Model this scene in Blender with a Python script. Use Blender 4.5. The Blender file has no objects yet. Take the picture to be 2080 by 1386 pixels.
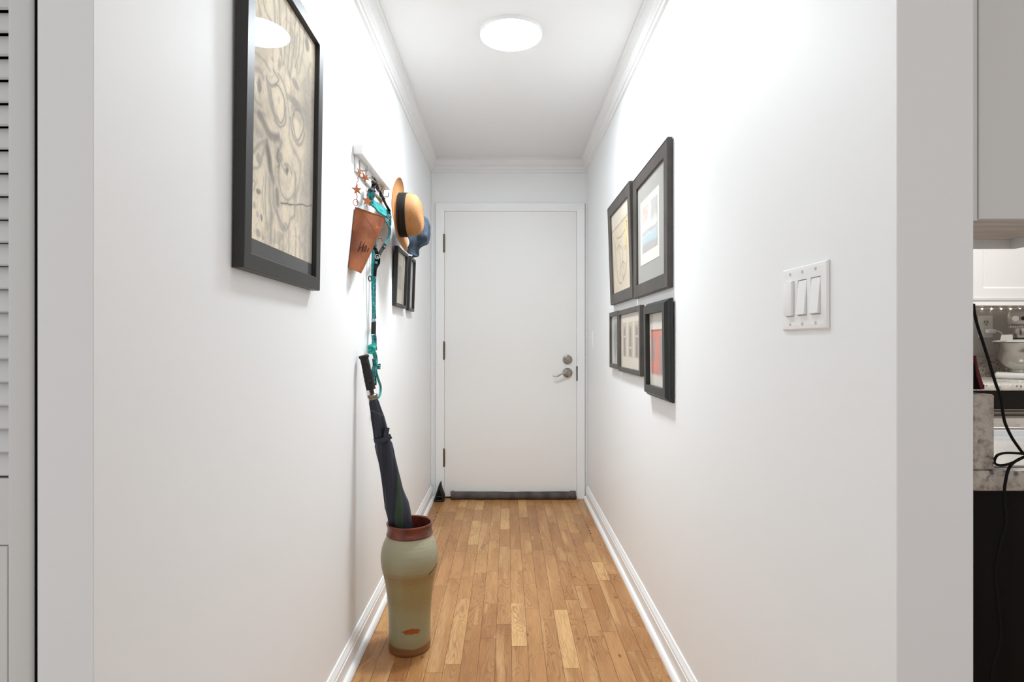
import bpy, bmesh, math, random
import numpy as np
from mathutils import Vector, Matrix, noise as mnoise

random.seed(11)
S = bpy.context.scene
COL = S.collection
PI = math.pi

# ------------------------------------------------------------------ measures
FPX, UC, VC, H = 1165.0, 1030.0, 695.0, 1.09       # focal length in pixels, vanishing point, eye height
XL, XR, YB, ZC = -0.529, 0.558, 4.0, 2.36          # hall walls, end wall, ceiling
YL, YR = 0.7337, 0.821                             # where the hall walls end towards the room


def PX(u, v, x):
    """a measured spot of the photograph at a known distance x left / right of the eye"""
    y = FPX * x / (u - UC)
    return Vector((x, y, H - (v - VC) / FPX * y))


def PY(u, v, y):
    return Vector(((u - UC) / FPX * y, y, H - (v - VC) / FPX * y))


# ------------------------------------------------------------------ colour
def lin(c):
    c = c / 255.0
    return c / 12.92 if c <= 0.04045 else ((c + 0.055) / 1.055) ** 2.4


def rgb(r, g, b):
    return (lin(r), lin(g), lin(b), 1.0)


# ------------------------------------------------------------------ materials
MATS = {}


def mat(name, color=(200, 200, 200), rough=0.5, metal=0.0, spec=0.5, build=None, emit=None, attr=None):
    if name in MATS:
        return MATS[name]
    m = bpy.data.materials.new(name)
    m.use_nodes = True
    nt = m.node_tree
    b = nt.nodes['Principled BSDF']
    b.inputs['Base Color'].default_value = rgb(*color)
    b.inputs['Roughness'].default_value = rough
    b.inputs['Metallic'].default_value = metal
    b.inputs['Specular IOR Level'].default_value = spec
    if emit:
        b.inputs['Emission Color'].default_value = rgb(*emit[0])
        b.inputs['Emission Strength'].default_value = emit[1]
    if attr:
        a = nt.nodes.new('ShaderNodeAttribute')
        a.attribute_name = attr
        nt.links.new(a.outputs['Color'], b.inputs['Base Color'])
    if build:
        build(nt, b)
    MATS[name] = m
    return m


def nd(nt, typ, **kw):
    n = nt.nodes.new(typ)
    for k, v in kw.items():
        if k in n.inputs.keys():
            n.inputs[k].default_value = v
        else:
            setattr(n, k, v)
    return n


def ramp(nt, stops, interp='LINEAR'):
    r = nt.nodes.new('ShaderNodeValToRGB')
    r.color_ramp.interpolation = interp
    el = r.color_ramp.elements
    while len(el) > 1:
        el.remove(el[-1])
    el[0].position, el[0].color = stops[0][0], rgb(*stops[0][1])
    for p, c in stops[1:]:
        e = el.new(p)
        e.color = rgb(*c)
    return r


def coords(nt, scale=(1, 1, 1), kind='Object', rot=(0, 0, 0)):
    tc = nt.nodes.new('ShaderNodeTexCoord')
    mp = nt.nodes.new('ShaderNodeMapping')
    mp.inputs['Scale'].default_value = scale
    mp.inputs['Rotation'].default_value = rot
    nt.links.new(tc.outputs[kind], mp.inputs['Vector'])
    return mp.outputs['Vector']


def bump(nt, b, height, strength=0.2, dist=0.002):
    n = nt.nodes.new('ShaderNodeBump')
    n.inputs['Strength'].default_value = strength
    n.inputs['Distance'].default_value = dist
    nt.links.new(height, n.inputs['Height'])
    nt.links.new(n.outputs['Normal'], b.inputs['Normal'])


def paint(scale=90, strength=0.12, dist=0.0015):
    def f(nt, b):
        n = nd(nt, 'ShaderNodeTexNoise', Scale=scale, Detail=3.0)
        nt.links.new(coords(nt), n.inputs['Vector'])
        bump(nt, b, n.outputs['Fac'], strength, dist)
    return f


def mottled(c1, c2, scale=8, detail=5, bumps=0.0, lo=0.35, hi=0.65, sc=(1, 1, 1)):
    def f(nt, b):
        n = nd(nt, 'ShaderNodeTexNoise', Scale=scale, Detail=float(detail))
        nt.links.new(coords(nt, sc), n.inputs['Vector'])
        r = ramp(nt, [(lo, c1), (hi, c2)])
        nt.links.new(n.outputs['Fac'], r.inputs['Fac'])
        nt.links.new(r.outputs['Color'], b.inputs['Base Color'])
        if bumps:
            bump(nt, b, n.outputs['Fac'], bumps)
    return f


WHITE = (249, 250, 250)
M_WALL = mat('wall paint', WHITE, 0.55, spec=0.25, build=paint())
M_CEIL = mat('ceiling paint', (248, 248, 247), 0.8, spec=0.1, build=paint(60, 0.05))
M_TRIM = mat('white trim paint', (248, 248, 247), 0.35, spec=0.35)
M_DOOR = mat('door paint', (247, 246, 243), 0.4, spec=0.3, build=paint(25, 0.03))
M_BLACKF = mat('black frame', (34, 33, 32), 0.42, spec=0.5)
M_CHAR = mat('charcoal frame', (70, 65, 61), 0.45, spec=0.5, build=mottled((62, 58, 54), (78, 72, 67), 14, 4))
M_NICKEL = mat('satin nickel', (168, 162, 154), 0.28, 1.0)
M_BRONZE = mat('aged brass', (112, 98, 78), 0.4, 1.0)
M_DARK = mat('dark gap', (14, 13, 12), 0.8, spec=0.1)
M_PLASTIC = mat('white plastic', (250, 250, 249), 0.3, spec=0.4)
M_RUBBER = mat('black rubber', (30, 30, 28), 0.55, spec=0.35)
M_WEB = mat('black webbing', (20, 20, 21), 0.75, spec=0.2)
M_TEAL = mat('teal webbing', (44, 150, 150), 0.7, spec=0.2, build=mottled((36, 138, 140), (70, 172, 168), 30, 3))
M_TEALD = mat('teal edging', (30, 112, 116), 0.7, spec=0.2)
M_STEEL = mat('brushed steel', (190, 186, 180), 0.22, 1.0)
M_MATG = mat('grey mat board', (168, 166, 160), 0.9, spec=0.1)
M_CREAM = mat('cream mat board', (240, 233, 218), 0.9, spec=0.1)
M_PRINT = mat('printed paper', rough=0.85, spec=0.1, attr='col')
M_TINT = mat('tinted cloth', rough=0.75, spec=0.2, attr='col')


def glass_mat():
    m = bpy.data.materials.new('picture glass')
    m.use_nodes = True
    nt = m.node_tree
    nt.nodes.remove(nt.nodes['Principled BSDF'])
    out = nt.nodes['Material Output']
    t = nt.nodes.new('ShaderNodeBsdfTransparent')
    g = nt.nodes.new('ShaderNodeBsdfGlossy')
    g.inputs['Roughness'].default_value = 0.0
    lw = nt.nodes.new('ShaderNodeLayerWeight')
    lw.inputs['Blend'].default_value = 0.5
    pw = nd(nt, 'ShaderNodeMath', operation='POWER')
    nt.links.new(lw.outputs['Facing'], pw.inputs[0])
    pw.inputs[1].default_value = 5.0
    fr = nd(nt, 'ShaderNodeMath', operation='MULTIPLY_ADD')
    nt.links.new(pw.outputs[0], fr.inputs[0])
    fr.inputs[1].default_value = 0.40
    fr.inputs[2].default_value = 0.015
    mx = nt.nodes.new('ShaderNodeMixShader')
    nt.links.new(fr.outputs[0], mx.inputs[0])
    nt.links.new(t.outputs[0], mx.inputs[1])
    nt.links.new(g.outputs[0], mx.inputs[2])
    nt.links.new(mx.outputs[0], out.inputs['Surface'])
    return m


M_GLASS = glass_mat()


# ------------------------------------------------------------------ mesh builder
class MB:
    def __init__(s):
        s.v, s.f, s.c = [], [], []

    def add(s, vs, fs, col=None):
        o = len(s.v)
        s.v += [Vector(p) for p in vs]
        for k, f in enumerate(fs):
            s.f.append([i + o for i in f])
            s.c.append(col[k] if isinstance(col, list) else col)
        return s

    def box(s, x0, x1, y0, y1, z0, z1, r=0.0, seg=2, M=None, col=None):
        bm = bmesh.new()
        bmesh.ops.create_cube(bm, size=1.0)
        for v in bm.verts:
            v.co = Vector(((x0 + x1) / 2 + v.co.x * (x1 - x0), (y0 + y1) / 2 + v.co.y * (y1 - y0),
                           (z0 + z1) / 2 + v.co.z * (z1 - z0)))
        if r > 0:
            bmesh.ops.bevel(bm, geom=bm.edges[:], offset=r, segments=seg, profile=0.5, affect='EDGES')
        bm.verts.ensure_lookup_table()
        vs = [(M @ v.co) if M else v.co.copy() for v in bm.verts]
        fs = [[v.index for v in f.verts] for f in bm.faces]
        bm.free()
        return s.add(vs, fs, col)

    def rings(s, rings, close=True, caps=(True, True), col=None, colf=None):
        """skin a list of rings (each a list of points)"""
        o = len(s.v)
        n = len(rings[0])
        for r in rings:
            s.v += [Vector(p) for p in r]
        for i in range(len(rings) - 1):
            for j in range(n if close else n - 1):
                k = (j + 1) % n
                s.f.append([o + i * n + j, o + i * n + k, o + (i + 1) * n + k, o + (i + 1) * n + j])
                s.c.append(colf(i, j) if colf else col)
        if caps[0]:
            s.f.append([o + j for j in range(n)][::-1]); s.c.append(colf(0, 0) if colf else col)
        if caps[1]:
            s.f.append([o + (len(rings) - 1) * n + j for j in range(n)]); s.c.append(colf(len(rings) - 2, 0) if colf else col)
        return s

    def lathe(s, prof, origin=(0, 0, 0), axis=(0, 0, 1), n=32, caps=(True, True), fn=None, colf=None, col=None):
        """prof: list of (radius, height along axis)"""
        a = Vector(axis).normalized()
        ref = Vector((0, 0, 1)) if abs(a.z) < 0.9 else Vector((0, 1, 0))
        e1 = ref.cross(a).normalized()
        e2 = a.cross(e1)
        O = Vector(origin)
        R = []
        for i, (r, h) in enumerate(prof):
            ring = []
            for j in range(n):
                t = 2 * PI * j / n
                rr, hh = fn(r, h, t, i) if fn else (r, h)
                ring.append(O + a * hh + (e1 * math.cos(t) + e2 * math.sin(t)) * rr)
            R.append(ring)
        return s.rings(R, True, caps, col, colf)

    def tube(s, pts, r, n=8, col=None, colf=None, caps=(True, True)):
        pts = [Vector(p) for p in pts]
        rr = r if isinstance(r, list) else [r] * len(pts)
        T = [((pts[min(i + 1, len(pts) - 1)] - pts[max(i - 1, 0)]).normalized()) for i in range(len(pts))]
        ref = Vector((0, 0, 1)) if abs(T[0].z) < 0.9 else Vector((1, 0, 0))
        e = T[0].cross(ref).normalized()
        R = []
        for i, p in enumerate(pts):
            e = (e - T[i] * e.dot(T[i])).normalized()
            b = T[i].cross(e)
            R.append([p + (e * math.cos(2 * PI * j / n) + b * math.sin(2 * PI * j / n)) * rr[i] for j in range(n)])
        return s.rings(R, True, caps, col, colf)

    def strap(s, pts, w, th, face=(1, 0, 0), col=None):
        """flat band swept along pts; its flat side looks towards face"""
        pts = [Vector(p) for p in pts]
        W = w if isinstance(w, list) else [w] * len(pts)
        F = Vector(face).normalized()
        R = []
        for i, p in enumerate(pts):
            t = (pts[min(i + 1, len(pts) - 1)] - pts[max(i - 1, 0)]).normalized()
            sd = t.cross(F).normalized()
            nn = sd.cross(t).normalized()
            a, b = sd * W[i] / 2, nn * th / 2
            R.append([p - a - b * .4, p - a * .86 - b, p + a * .86 - b, p + a - b * .4, p + a + b * .4, p + a * .86 + b, p - a * .86 + b, p - a + b * .4])
        return s.rings(R, True, (True, True), col)

    def prism(s, poly, fn, t0, t1, col=None):
        """poly of (a,b) pairs; fn(a,b,t) -> world"""
        n = len(poly)
        vs = [fn(a, b, t0) for a, b in poly] + [fn(a, b, t1) for a, b in poly]
        fs = [list(range(n))[::-1], list(range(n, 2 * n))]
        fs += [[i, (i + 1) % n, n + (i + 1) % n, n + i] for i in range(n)]
        return s.add(vs, fs, col)

    def build(s, name, m, parent=None, smooth=True, angle=35, kind=None):
        base = Vector((0, 0, 0))
        if parent is not None:
            base = Vector(parent['_base'])
        me = bpy.data.meshes.new(name)
        me.from_pydata([tuple(p - base) for p in s.v], [], s.f)
        has_col = any(c is not None for c in s.c)
        bm = bmesh.new()
        bm.from_mesh(me)
        bmesh.ops.recalc_face_normals(bm, faces=bm.faces)
        bm.to_mesh(me)
        bm.free()
        if has_col:
            at = me.color_attributes.new('col', 'FLOAT_COLOR', 'CORNER')
            for p, c in zip(me.polygons, s.c):
                c = c or (128, 128, 128)
                cc = rgb(*c)
                for li in p.loop_indices:
                    at.data[li].color = cc
        if smooth:
            me.polygons.foreach_set('use_smooth', [True] * len(me.polygons))
            me.set_sharp_from_angle(angle=math.radians(angle))
        me.materials.append(m)
        o = bpy.data.objects.new(name, me)
        COL.objects.link(o)
        o['_base'] = tuple(base)
        if parent is not None:
            o.parent = parent
        if kind:
            o['kind'] = kind
        return o


def thing(name, label, cat, loc, group=None):
    o = bpy.data.objects.new(name, None)
    COL.objects.link(o)
    o.empty_display_size = 0.05
    o.location = loc
    o['_base'] = tuple(loc)
    o['label'] = label
    o['category'] = cat
    if group:
        o['group'] = group
    return o


def tag(o, label, cat, group=None):
    o['label'] = label
    o['category'] = cat
    if group:
        o['group'] = group
    return o


def struct(mb, name, m, smooth=False, **k):
    return mb.build(name, m, smooth=smooth, kind='structure', **k)


def crom(pts, n=8):
    """Catmull-Rom through points"""
    P = [Vector(p) for p in pts]
    P = [P[0] * 2 - P[1]] + P + [P[-1] * 2 - P[-2]]
    out = []
    for i in range(1, len(P) - 2):
        p0, p1, p2, p3 = P[i - 1:i + 3]
        for k in range(n):
            t = k / n
            out.append(0.5 * ((2 * p1) + (p2 - p0) * t + (2 * p0 - 5 * p1 + 4 * p2 - p3) * t * t + (3 * p1 - p0 - 3 * p2 + p3) * t ** 3))
    out.append(P[-2])
    return out


def lerps(a, n):
    """stretch a list of numbers to n samples"""
    xs = np.linspace(0, len(a) - 1, n)
    return [float(v) for v in np.interp(xs, range(len(a)), a)]


# ================================================================== SETTING
# ---- floor: oak strips running down the hall
def floor_nodes(nt, b):
    at = nd(nt, 'ShaderNodeAttribute', attribute_name='plank')
    sep = nt.nodes.new('ShaderNodeSeparateColor')
    nt.links.new(at.outputs['Color'], sep.inputs[0])
    tc = nt.nodes.new('ShaderNodeTexCoord')
    off = nd(nt, 'ShaderNodeVectorMath', operation='SCALE', Scale=37.0)
    nt.links.new(at.outputs['Color'], off.inputs[0])
    add = nd(nt, 'ShaderNodeVectorMath', operation='ADD')
    nt.links.new(tc.outputs['Object'], add.inputs[0])
    nt.links.new(off.outputs[0], add.inputs[1])

    def tex(scale_vec, scale, detail, dist=0.0):
        mp = nt.nodes.new('ShaderNodeMapping')
        mp.inputs['Scale'].default_value = scale_vec
        nt.links.new(add.outputs[0], mp.inputs['Vector'])
        n = nd(nt, 'ShaderNodeTexNoise', Scale=scale, Detail=detail, Distortion=dist)
        nt.links.new(mp.outputs[0], n.inputs['Vector'])
        return n.outputs['Fac']

    def math_(op, a, bb=None, v=None):
        n = nd(nt, 'ShaderNodeMath', operation=op)
        nt.links.new(a, n.inputs[0])
        if bb is not None:
            nt.links.new(bb, n.inputs[1])
        elif v is not None:
            n.inputs[1].default_value = v
        return n.outputs[0]

    def mixc(fac, a, c, blend='MIX'):
        n = nd(nt, 'ShaderNodeMix', data_type='RGBA', blend_type=blend)
        if isinstance(fac, float):
            n.inputs[0].default_value = fac
        else:
            nt.links.new(fac, n.inputs[0])
        nt.links.new(a, n.inputs[6])
        if isinstance(c, tuple):
            n.inputs[7].default_value = c
        else:
            nt.links.new(c, n.inputs[7])
        return n.outputs[2]

    tone = ramp(nt, [(0.0, (150, 101, 57)), (0.3, (176, 125, 75)), (0.65, (190, 140, 88)), (0.88, (203, 155, 100)), (1.0, (220, 176, 119))])
    nt.links.new(sep.outputs['Red'], tone.inputs['Fac'])
    # cathedral figure: contour lines of a stretched noise
    fig = tex((13.0, 2.2, 1.0), 1.4, 1.2, 0.25)
    rings = math_('FRACT', math_('MULTIPLY', fig, v=17.0))
    rr = ramp(nt, [(0.0, (255, 255, 255)), (0.60, (235, 235, 235)), (0.86, (40, 40, 40)), (0.93, (40, 40, 40)), (1.0, (255, 255, 255))])
    nt.links.new(rings, rr.inputs['Fac'])
    patch = ramp(nt, [(0.40, (20, 20, 20)), (0.58, (235, 235, 235))])
    nt.links.new(tex((5.0, 1.4, 1.0), 1.7, 1.0), patch.inputs['Fac'])
    inv = math_('SUBTRACT', rr.outputs['Color'], v=1.0)
    inv = math_('MULTIPLY', inv, v=-0.85)
    figf = math_('MULTIPLY', inv, patch.outputs['Color'])
    c = mixc(figf, tone.outputs['Color'], rgb(118, 72, 42))
    sap = ramp(nt, [(0.60, (0, 0, 0)), (0.625, (150, 150, 150)), (0.75, (190, 190, 190))])
    nt.links.new(tex((11.0, 0.9, 1.0), 1.5, 1.5, 0.4), sap.inputs['Fac'])
    c = mixc(sap.outputs['Color'], c, rgb(224, 184, 128))
    heart = ramp(nt, [(0.30, (150, 150, 150)), (0.40, (0, 0, 0))])
    nt.links.new(tex((9.0, 2.4, 1.0), 2.0, 2.0, 0.6), heart.inputs['Fac'])
    c = mixc(heart.outputs['Color'], c, rgb(150, 98, 58))
    # fine pores
    pores = ramp(nt, [(0.42, (255, 255, 255)), (0.62, (150, 150, 150))])
    nt.links.new(tex((90.0, 3.5, 1.0), 4.0, 4.0), pores.inputs['Fac'])
    pf = math_('MULTIPLY', math_('SUBTRACT', pores.outputs['Color'], v=1.0), v=-0.5)
    c = mixc(pf, c, rgb(120, 74, 40))
    # slow tone drift along the board
    drift = ramp(nt, [(0.3, (150, 100, 58)), (0.7, (222, 176, 120))])
    nt.links.new(tex((6.0, 1.2, 1.0), 2.2, 2.0), drift.inputs['Fac'])
    c = mixc(0.22, c, drift.outputs['Color'])
    # knots and mineral flecks
    v = nd(nt, 'ShaderNodeTexVoronoi', Scale=5.5)
    mp = nt.nodes.new('ShaderNodeMapping')
    mp.inputs['Scale'].default_value = (1.9, 1.0, 1.0)
    nt.links.new(add.outputs[0], mp.inputs['Vector'])
    nt.links.new(mp.outputs[0], v.inputs['Vector'])
    kr = ramp(nt, [(0.03, (225, 225, 225)), (0.085, (0, 0, 0))])
    nt.links.new(v.outputs['Distance'], kr.inputs['Fac'])
    c = mixc(kr.outputs['Color'], c, rgb(104, 58, 30))
    nt.links.new(c, b.inputs['Base Color'])
    bump(nt, b, pores.outputs['Color'], 0.06, 0.001)


M_FLOOR = mat('oak strip floor', (190, 140, 90), 0.36, spec=0.35, build=floor_nodes)


def make_floor():
    vs, fs, cs = [], [], []

    def quad(x0, x1, y0, y1, z, c):
        o = len(vs)
        vs.extend([(x0, y0, z), (x1, y0, z), (x1, y1, z), (x0, y1, z)])
        fs.append([o, o + 1, o + 2, o + 3])
        cs.append(c)

    rnd = random.Random(5)
    pitch, g = 0.0572, 0.00055
    nx0 = int(math.floor((-2.4 - 0.53) / pitch))
    for i in range(nx0, 74):
        x0 = 0.531 + (i - 19) * pitch
        if x0 < -1.7 or x0 > 3.6:
            continue
        inhall = -0.62 < x0 < 0.62
        y = -2.0 - rnd.random() * 0.5
        while y < 4.06:
            L = rnd.choice([0.22, 0.28, 0.34, 0.42, 0.5, 0.6, 0.75]) * (1.0 if inhall else 2.0)
            t = min(0.96, max(0.0, rnd.gauss(0.48, 0.21)))
            if rnd.random() < 0.08:
                t = 1.0
            y1 = min(y + L, 4.06)
            quad(x0 + g, x0 + pitch - g, y + g, y1 - g, 0.0, (t, rnd.random(), rnd.random(), 1.0))
            y = y1
    n = len(fs)
    me = bpy.data.meshes.new('floor')
    # sub-floor slab under the strips (shows dark between them)
    o = len(vs)
    vs += [(-1.8, -2.6, -0.0012), (3.7, -2.6, -0.0012), (3.7, 4.2, -0.0012), (-1.8, 4.2, -0.0012),
           (-1.8, -2.6, -0.06), (3.7, -2.6, -0.06), (3.7, 4.2, -0.06), (-1.8, 4.2, -0.06)]
    fs += [[o, o + 1, o + 2, o + 3], [o + 7, o + 6, o + 5, o + 4], [o, o + 4, o + 5, o + 1], [o + 1, o + 5, o + 6, o + 2],
           [o + 2, o + 6, o + 7, o + 3], [o + 3, o + 7, o + 4, o]]
    cs += [(0, 0, 0, 1)] * 6
    # a few short black marks along the edge boards
    for u, v, L in ((1188.5, 1060, 0.010), (1191.5, 1066, 0.022), (1194.5, 1072, 0.030), (1197.5, 1078.5, 0.020), (1200, 1084, 0.024), (1203, 1093, 0.008), (887.5, 1042, 0.03), (884.5, 1050, 0.025), (882, 1057, 0.03)):
        y = FPX * H / (v - VC)
        x = (u - UC) / FPX * y
        o = len(vs)
        vs += [(x - 0.003, y - L / 2, 0.0004), (x + 0.002, y - L * 0.4, 0.0004), (x + 0.0032, y + L / 2, 0.0004), (x - 0.0018, y + L * 0.45, 0.0004)]
        fs.append([o, o + 1, o + 2, o + 3])
        cs.append((0, 0, 0, 1))
    me.from_pydata(vs, [], fs)
    at = me.color_attributes.new('plank', 'FLOAT_COLOR', 'CORNER')
    for p in me.polygons:
        for li in p.loop_indices:
            at.data[li].color = cs[p.index]
        p.material_index = 0 if p.index < n else (1 if p.index < n + 6 else 2)
    me.materials.append(M_FLOOR)
    me.materials.append(mat('sub floor', (70, 42, 24), 0.8))
    me.materials.append(mat('floor mark', (44, 32, 24), 0.7))
    ob = bpy.data.objects.new('floor', me)
    COL.objects.link(ob)
    ob['kind'] = 'structure'


make_floor()

# ---- walls and ceiling
struct(MB().box(-1.8, 3.7, -2.6, 4.2, ZC, ZC + 0.08), 'ceiling', M_CEIL)
struct(MB().box(-0.6014, XL, YL, YB + 0.1, 0, ZC, 0.001, 1), 'wall_left', M_WALL)
struct(MB().box(XR, 0.668, YR, YB + 0.1, 0, ZC, 0.001, 1), 'wall_right', M_WALL)
DX0, DX1, DZ1 = -0.436, 0.4845, 2.0                # door slab
bw = MB()
bw.box(XL, DX0 - 0.006, YB, YB + 0.1, 0, ZC)
bw.box(DX1 + 0.006, XR, YB, YB + 0.1, 0, ZC)
bw.box(DX0 - 0.006, DX1 + 0.006, YB, YB + 0.1, DZ1 + 0.006, ZC)
struct(bw, 'wall_back', M_WALL)
struct(MB().box(DX0 - 0.006, DX1 + 0.006, YB + 0.06, YB + 0.1, 0, DZ1 + 0.006), 'wall_outer', M_DARK)

# crown moulding: profile (out from wall, down from ceiling)
CROWN = [(0.0, 0.0), (0.051, 0.0), (0.051, 0.009), (0.044, 0.0095), (0.043, 0.014), (0.037, 0.025), (0.029, 0.036), (0.0245, 0.043), (0.0245, 0.047),
         (0.0275, 0.049), (0.0275, 0.053), (0.021, 0.058), (0.0155, 0.065), (0.0155, 0.070), (0.010, 0.0715), (0.010, 0.089), (0.0, 0.091)]


def crown_left():
    return MB().rings([[(XL + p, YL, ZC - d) for p, d in CROWN], [(XL + p, YB - p, ZC - d) for p, d in CROWN]])


def crown_right():
    return MB().rings([[(XR - p, YR, ZC - d) for p, d in CROWN], [(XR - p, YB - p, ZC - d) for p, d in CROWN]])


def crown_back():
    return MB().rings([[(XL + p, YB - p, ZC - d) for p, d in CROWN], [(XR - p, YB - p, ZC - d) for p, d in CROWN]])


for k, f in enumerate((crown_left, crown_back, crown_right)):
    struct(f(), 'trim_%d' % (k + 1), M_TRIM, smooth=True, angle=25)

BASE = [(0.0, 0.0), (0.029, 0.0), (0.029, 0.006), (0.027, 0.013), (0.022, 0.019), (0.015, 0.022), (0.0135, 0.0225), (0.0135, 0.064),
        (0.0105, 0.067), (0.0105, 0.071), (0.0125, 0.075), (0.0105, 0.081), (0.0065, 0.086), (0.0045, 0.093), (0.0, 0.0945)]
YBASE = 3.965
struct(MB().rings([[(XL + p, YL + 0.002, z) for p, z in BASE], [(XL + p, YB - 0.0185, z) for p, z in BASE]]), 'baseboard_left', M_TRIM, True, angle=25)
struct(MB().rings([[(XR - p, YR + 0.002, z) for p, z in BASE], [(XR - p, YB - 0.0185, z) for p, z in BASE]]), 'baseboard_right', M_TRIM, True, angle=25)

# door casing with mitred flat boards
cz = MB()
CX0, CX1, CZ1 = -0.4975, 0.541, 2.058
prof = [(0.0, 0.0), (0.0, 0.015), (0.003, 0.018), (0.052, 0.014), (0.0605, 0.012), (0.0605, 0.0)]
R = []
for p, d in prof:
    R.append([(CX0 + p, YB - d, 0), (CX0 + p, YB - d, CZ1 - p * 0.95), (CX1 - p * 0.92, YB - d, CZ1 - p * 0.95), (CX1 - p * 0.92, YB - d, 0)])
# rings go around the profile, one strip per board
n = len(R)
o = len(cz.v)
cz.v += [Vector(p) for r in R for p in r]
for i in range(n):
    for j in range(3):
        a, b2 = i, (i + 1) % n
        cz.f.append([o + a * 4 + j, o + a * 4 + j + 1, o + b2 * 4 + j + 1, o + b2 * 4 + j])
        cz.c.append(None)
struct(cz, 'trim_4', M_TRIM)
# narrow cover strips in the corners beside the casing
struct(MB().box(XL, XL + 0.012, YB - 0.012, YB - 0.0005, 0.0945, ZC - 0.091, 0.003), 'trim_5', M_TRIM)
struct(MB().box(XR - 0.010, XR, YB - 0.010, YB - 0.0005, 0.0945, CZ1, 0.003), 'trim_6', M_TRIM)

# ---- front door (setting) with its hardware
door = MB().box(DX0, DX1, YB - 0.004, YB + 0.04, 0.012, DZ1, 0.0015, 1).build('door_1', M_DOOR, kind='structure')
for v in (495.0, 712.5, 929.5):
    z = H - (v - VC) / FPX * YB
    h = MB()
    for k in range(5):
        h.lathe([(0.0062, 0), (0.0062, 0.0212)], (DX0 - 0.003, YB - 0.012, z - 0.056 + k * 0.0224), n=14)
    h.lathe([(0.003, 0), (0.0075, 0.003), (0.004, 0.009)], (DX0 - 0.003, YB - 0.012, z + 0.056), n=14)
    h.lathe([(0.004, -0.008), (0.0075, -0.003), (0.003, 0)], (DX0 - 0.003, YB - 0.012, z - 0.056), n=14)
    h.box(DX0 - 0.004, DX0 + 0.004, YB - 0.012, YB - 0.003, z - 0.055, z + 0.055)
    h.build('hinge', M_BRONZE, door)
# deadbolt
c = PY(1152.5, 730.5, YB)
d = MB()
d.lathe([(0.033, 0.004), (0.033, 0.010), (0.030, 0.016), (0.024, 0.019), (0.022, 0.0175), (0.0, 0.0175)], c, (0, -1, 0), 36, caps=(True, False))
db = d.build('deadbolt', M_NICKEL, door)
MB().box(-0.006, 0.006, -0.036, -0.017, -0.020, 0.020, 0.003,
         M=Matrix.Translation(c) @ Matrix.Rotation(math.radians(-52), 4, 'Y')).build('thumb_turn', M_NICKEL, db)
# lever handle
c = PY(1152.5, 757.5, YB)
d = MB()
d.lathe([(0.0345, 0.004), (0.0345, 0.009), (0.031, 0.014), (0.018, 0.019), (0.012, 0.024), (0.012, 0.045), (0.0, 0.047)], c, (0, -1, 0), 36, caps=(True, False))
lh = d.build('door_handle', M_NICKEL, door)
pts = [c + Vector(p) for p in ((0.0, -0.044, 0.0), (-0.014, -0.050, 0.002), (-0.032, -0.052, 0.0), (-0.052, -0.052, -0.010), (-0.074, -0.050, -0.021), (-0.092, -0.048, -0.022), (-0.104, -0.046, -0.018))]
pts = crom(pts, 6)
MB().tube(pts, lerps([0.0085, 0.008, 0.0065, 0.0058, 0.0055, 0.005, 0.004], len(pts)), 12).build('lever', M_NICKEL, lh)
for dz in (0.023, -0.023):
    MB().lathe([(0.0038, 0.012), (0.0038, 0.0175), (0.0, 0.0178)], c + Vector((0.001, 0, dz)), (0, -1, 0), 12, caps=(True, False)).build('screw', M_DARK, lh)
# strike shadow gap: latch plate in the jamb edge
MB().box(DX1 - 0.001, DX1 + 0.0055, YB - 0.0158, YB - 0.002, PY(1170, 774, YB).z, PY(1170, 744, YB).z, 0.002).build('latch_plate', M_DARK, door)

# ================================================================== left return: louvred closet door
louv_y = 0.770
lv = MB()
x_out, x_in = -0.6265, -0.6600
lv.box(x_in, x_out, louv_y - 0.014, louv_y + 0.014, 0.012, 2.06, 0.005, 3)            # stile
lv.box(-1.02, -0.985, louv_y - 0.014, louv_y + 0.014, 0.012, 2.06, 0.002, 1)          # far stile
zl = lambda v: H - (v - VC) / FPX * louv_y
lv.box(-0.985, x_in, louv_y - 0.013, louv_y + 0.013, 0.012, zl(1104), 0.0)             # bottom rail
lv.box(-0.985, x_in, louv_y - 0.010, louv_y + 0.012, zl(1102), zl(969), 0.0)           # lock panel
lv.box(-0.985, x_in, louv_y - 0.013, louv_y + 0.013, 1.95, 2.06, 0.0)
ld = lv.build('door_2', mat('closet door paint', (226, 226, 223), 0.45, spec=0.3), kind='structure')
sl = MB()
for k in range(32):
    v = 966 - 47.1 * k
    z = zl(v)
    if z > 1.94:
        break
    a = math.radians(72)
    Mx = Matrix.Translation((-0.8225, louv_y, z + 0.0160)) @ Matrix.Rotation(math.radians(-23), 4, 'X')
    sl.box(-0.1620, 0.1620, -0.003, 0.003, -0.0163, 0.0163, 0.001, 1, M=Mx)
sl.build('louvre_slats', MATS['closet door paint'], ld)
MB().box(-0.6264, -0.6238, louv_y - 0.0095, louv_y + 0.014, 0.012, 2.06).build('edge_shade_strip', M_DARK, ld)  # dark strip added for the shade in the gap beside the stile
# dark closet behind it
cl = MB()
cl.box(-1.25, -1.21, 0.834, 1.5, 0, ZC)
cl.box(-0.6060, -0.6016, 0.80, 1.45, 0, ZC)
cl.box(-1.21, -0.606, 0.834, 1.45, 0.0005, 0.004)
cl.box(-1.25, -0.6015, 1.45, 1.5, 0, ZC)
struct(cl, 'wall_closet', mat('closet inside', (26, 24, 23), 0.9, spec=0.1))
struct(MB().box(-1.10, -0.6015, YL + 0.002, YL + 0.09, 2.075, ZC), 'trim_7', M_WALL)
struct(MB().box(-1.8, -1.03, YL, YL + 0.1, 0, ZC), 'wall_front', M_WALL)


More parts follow.
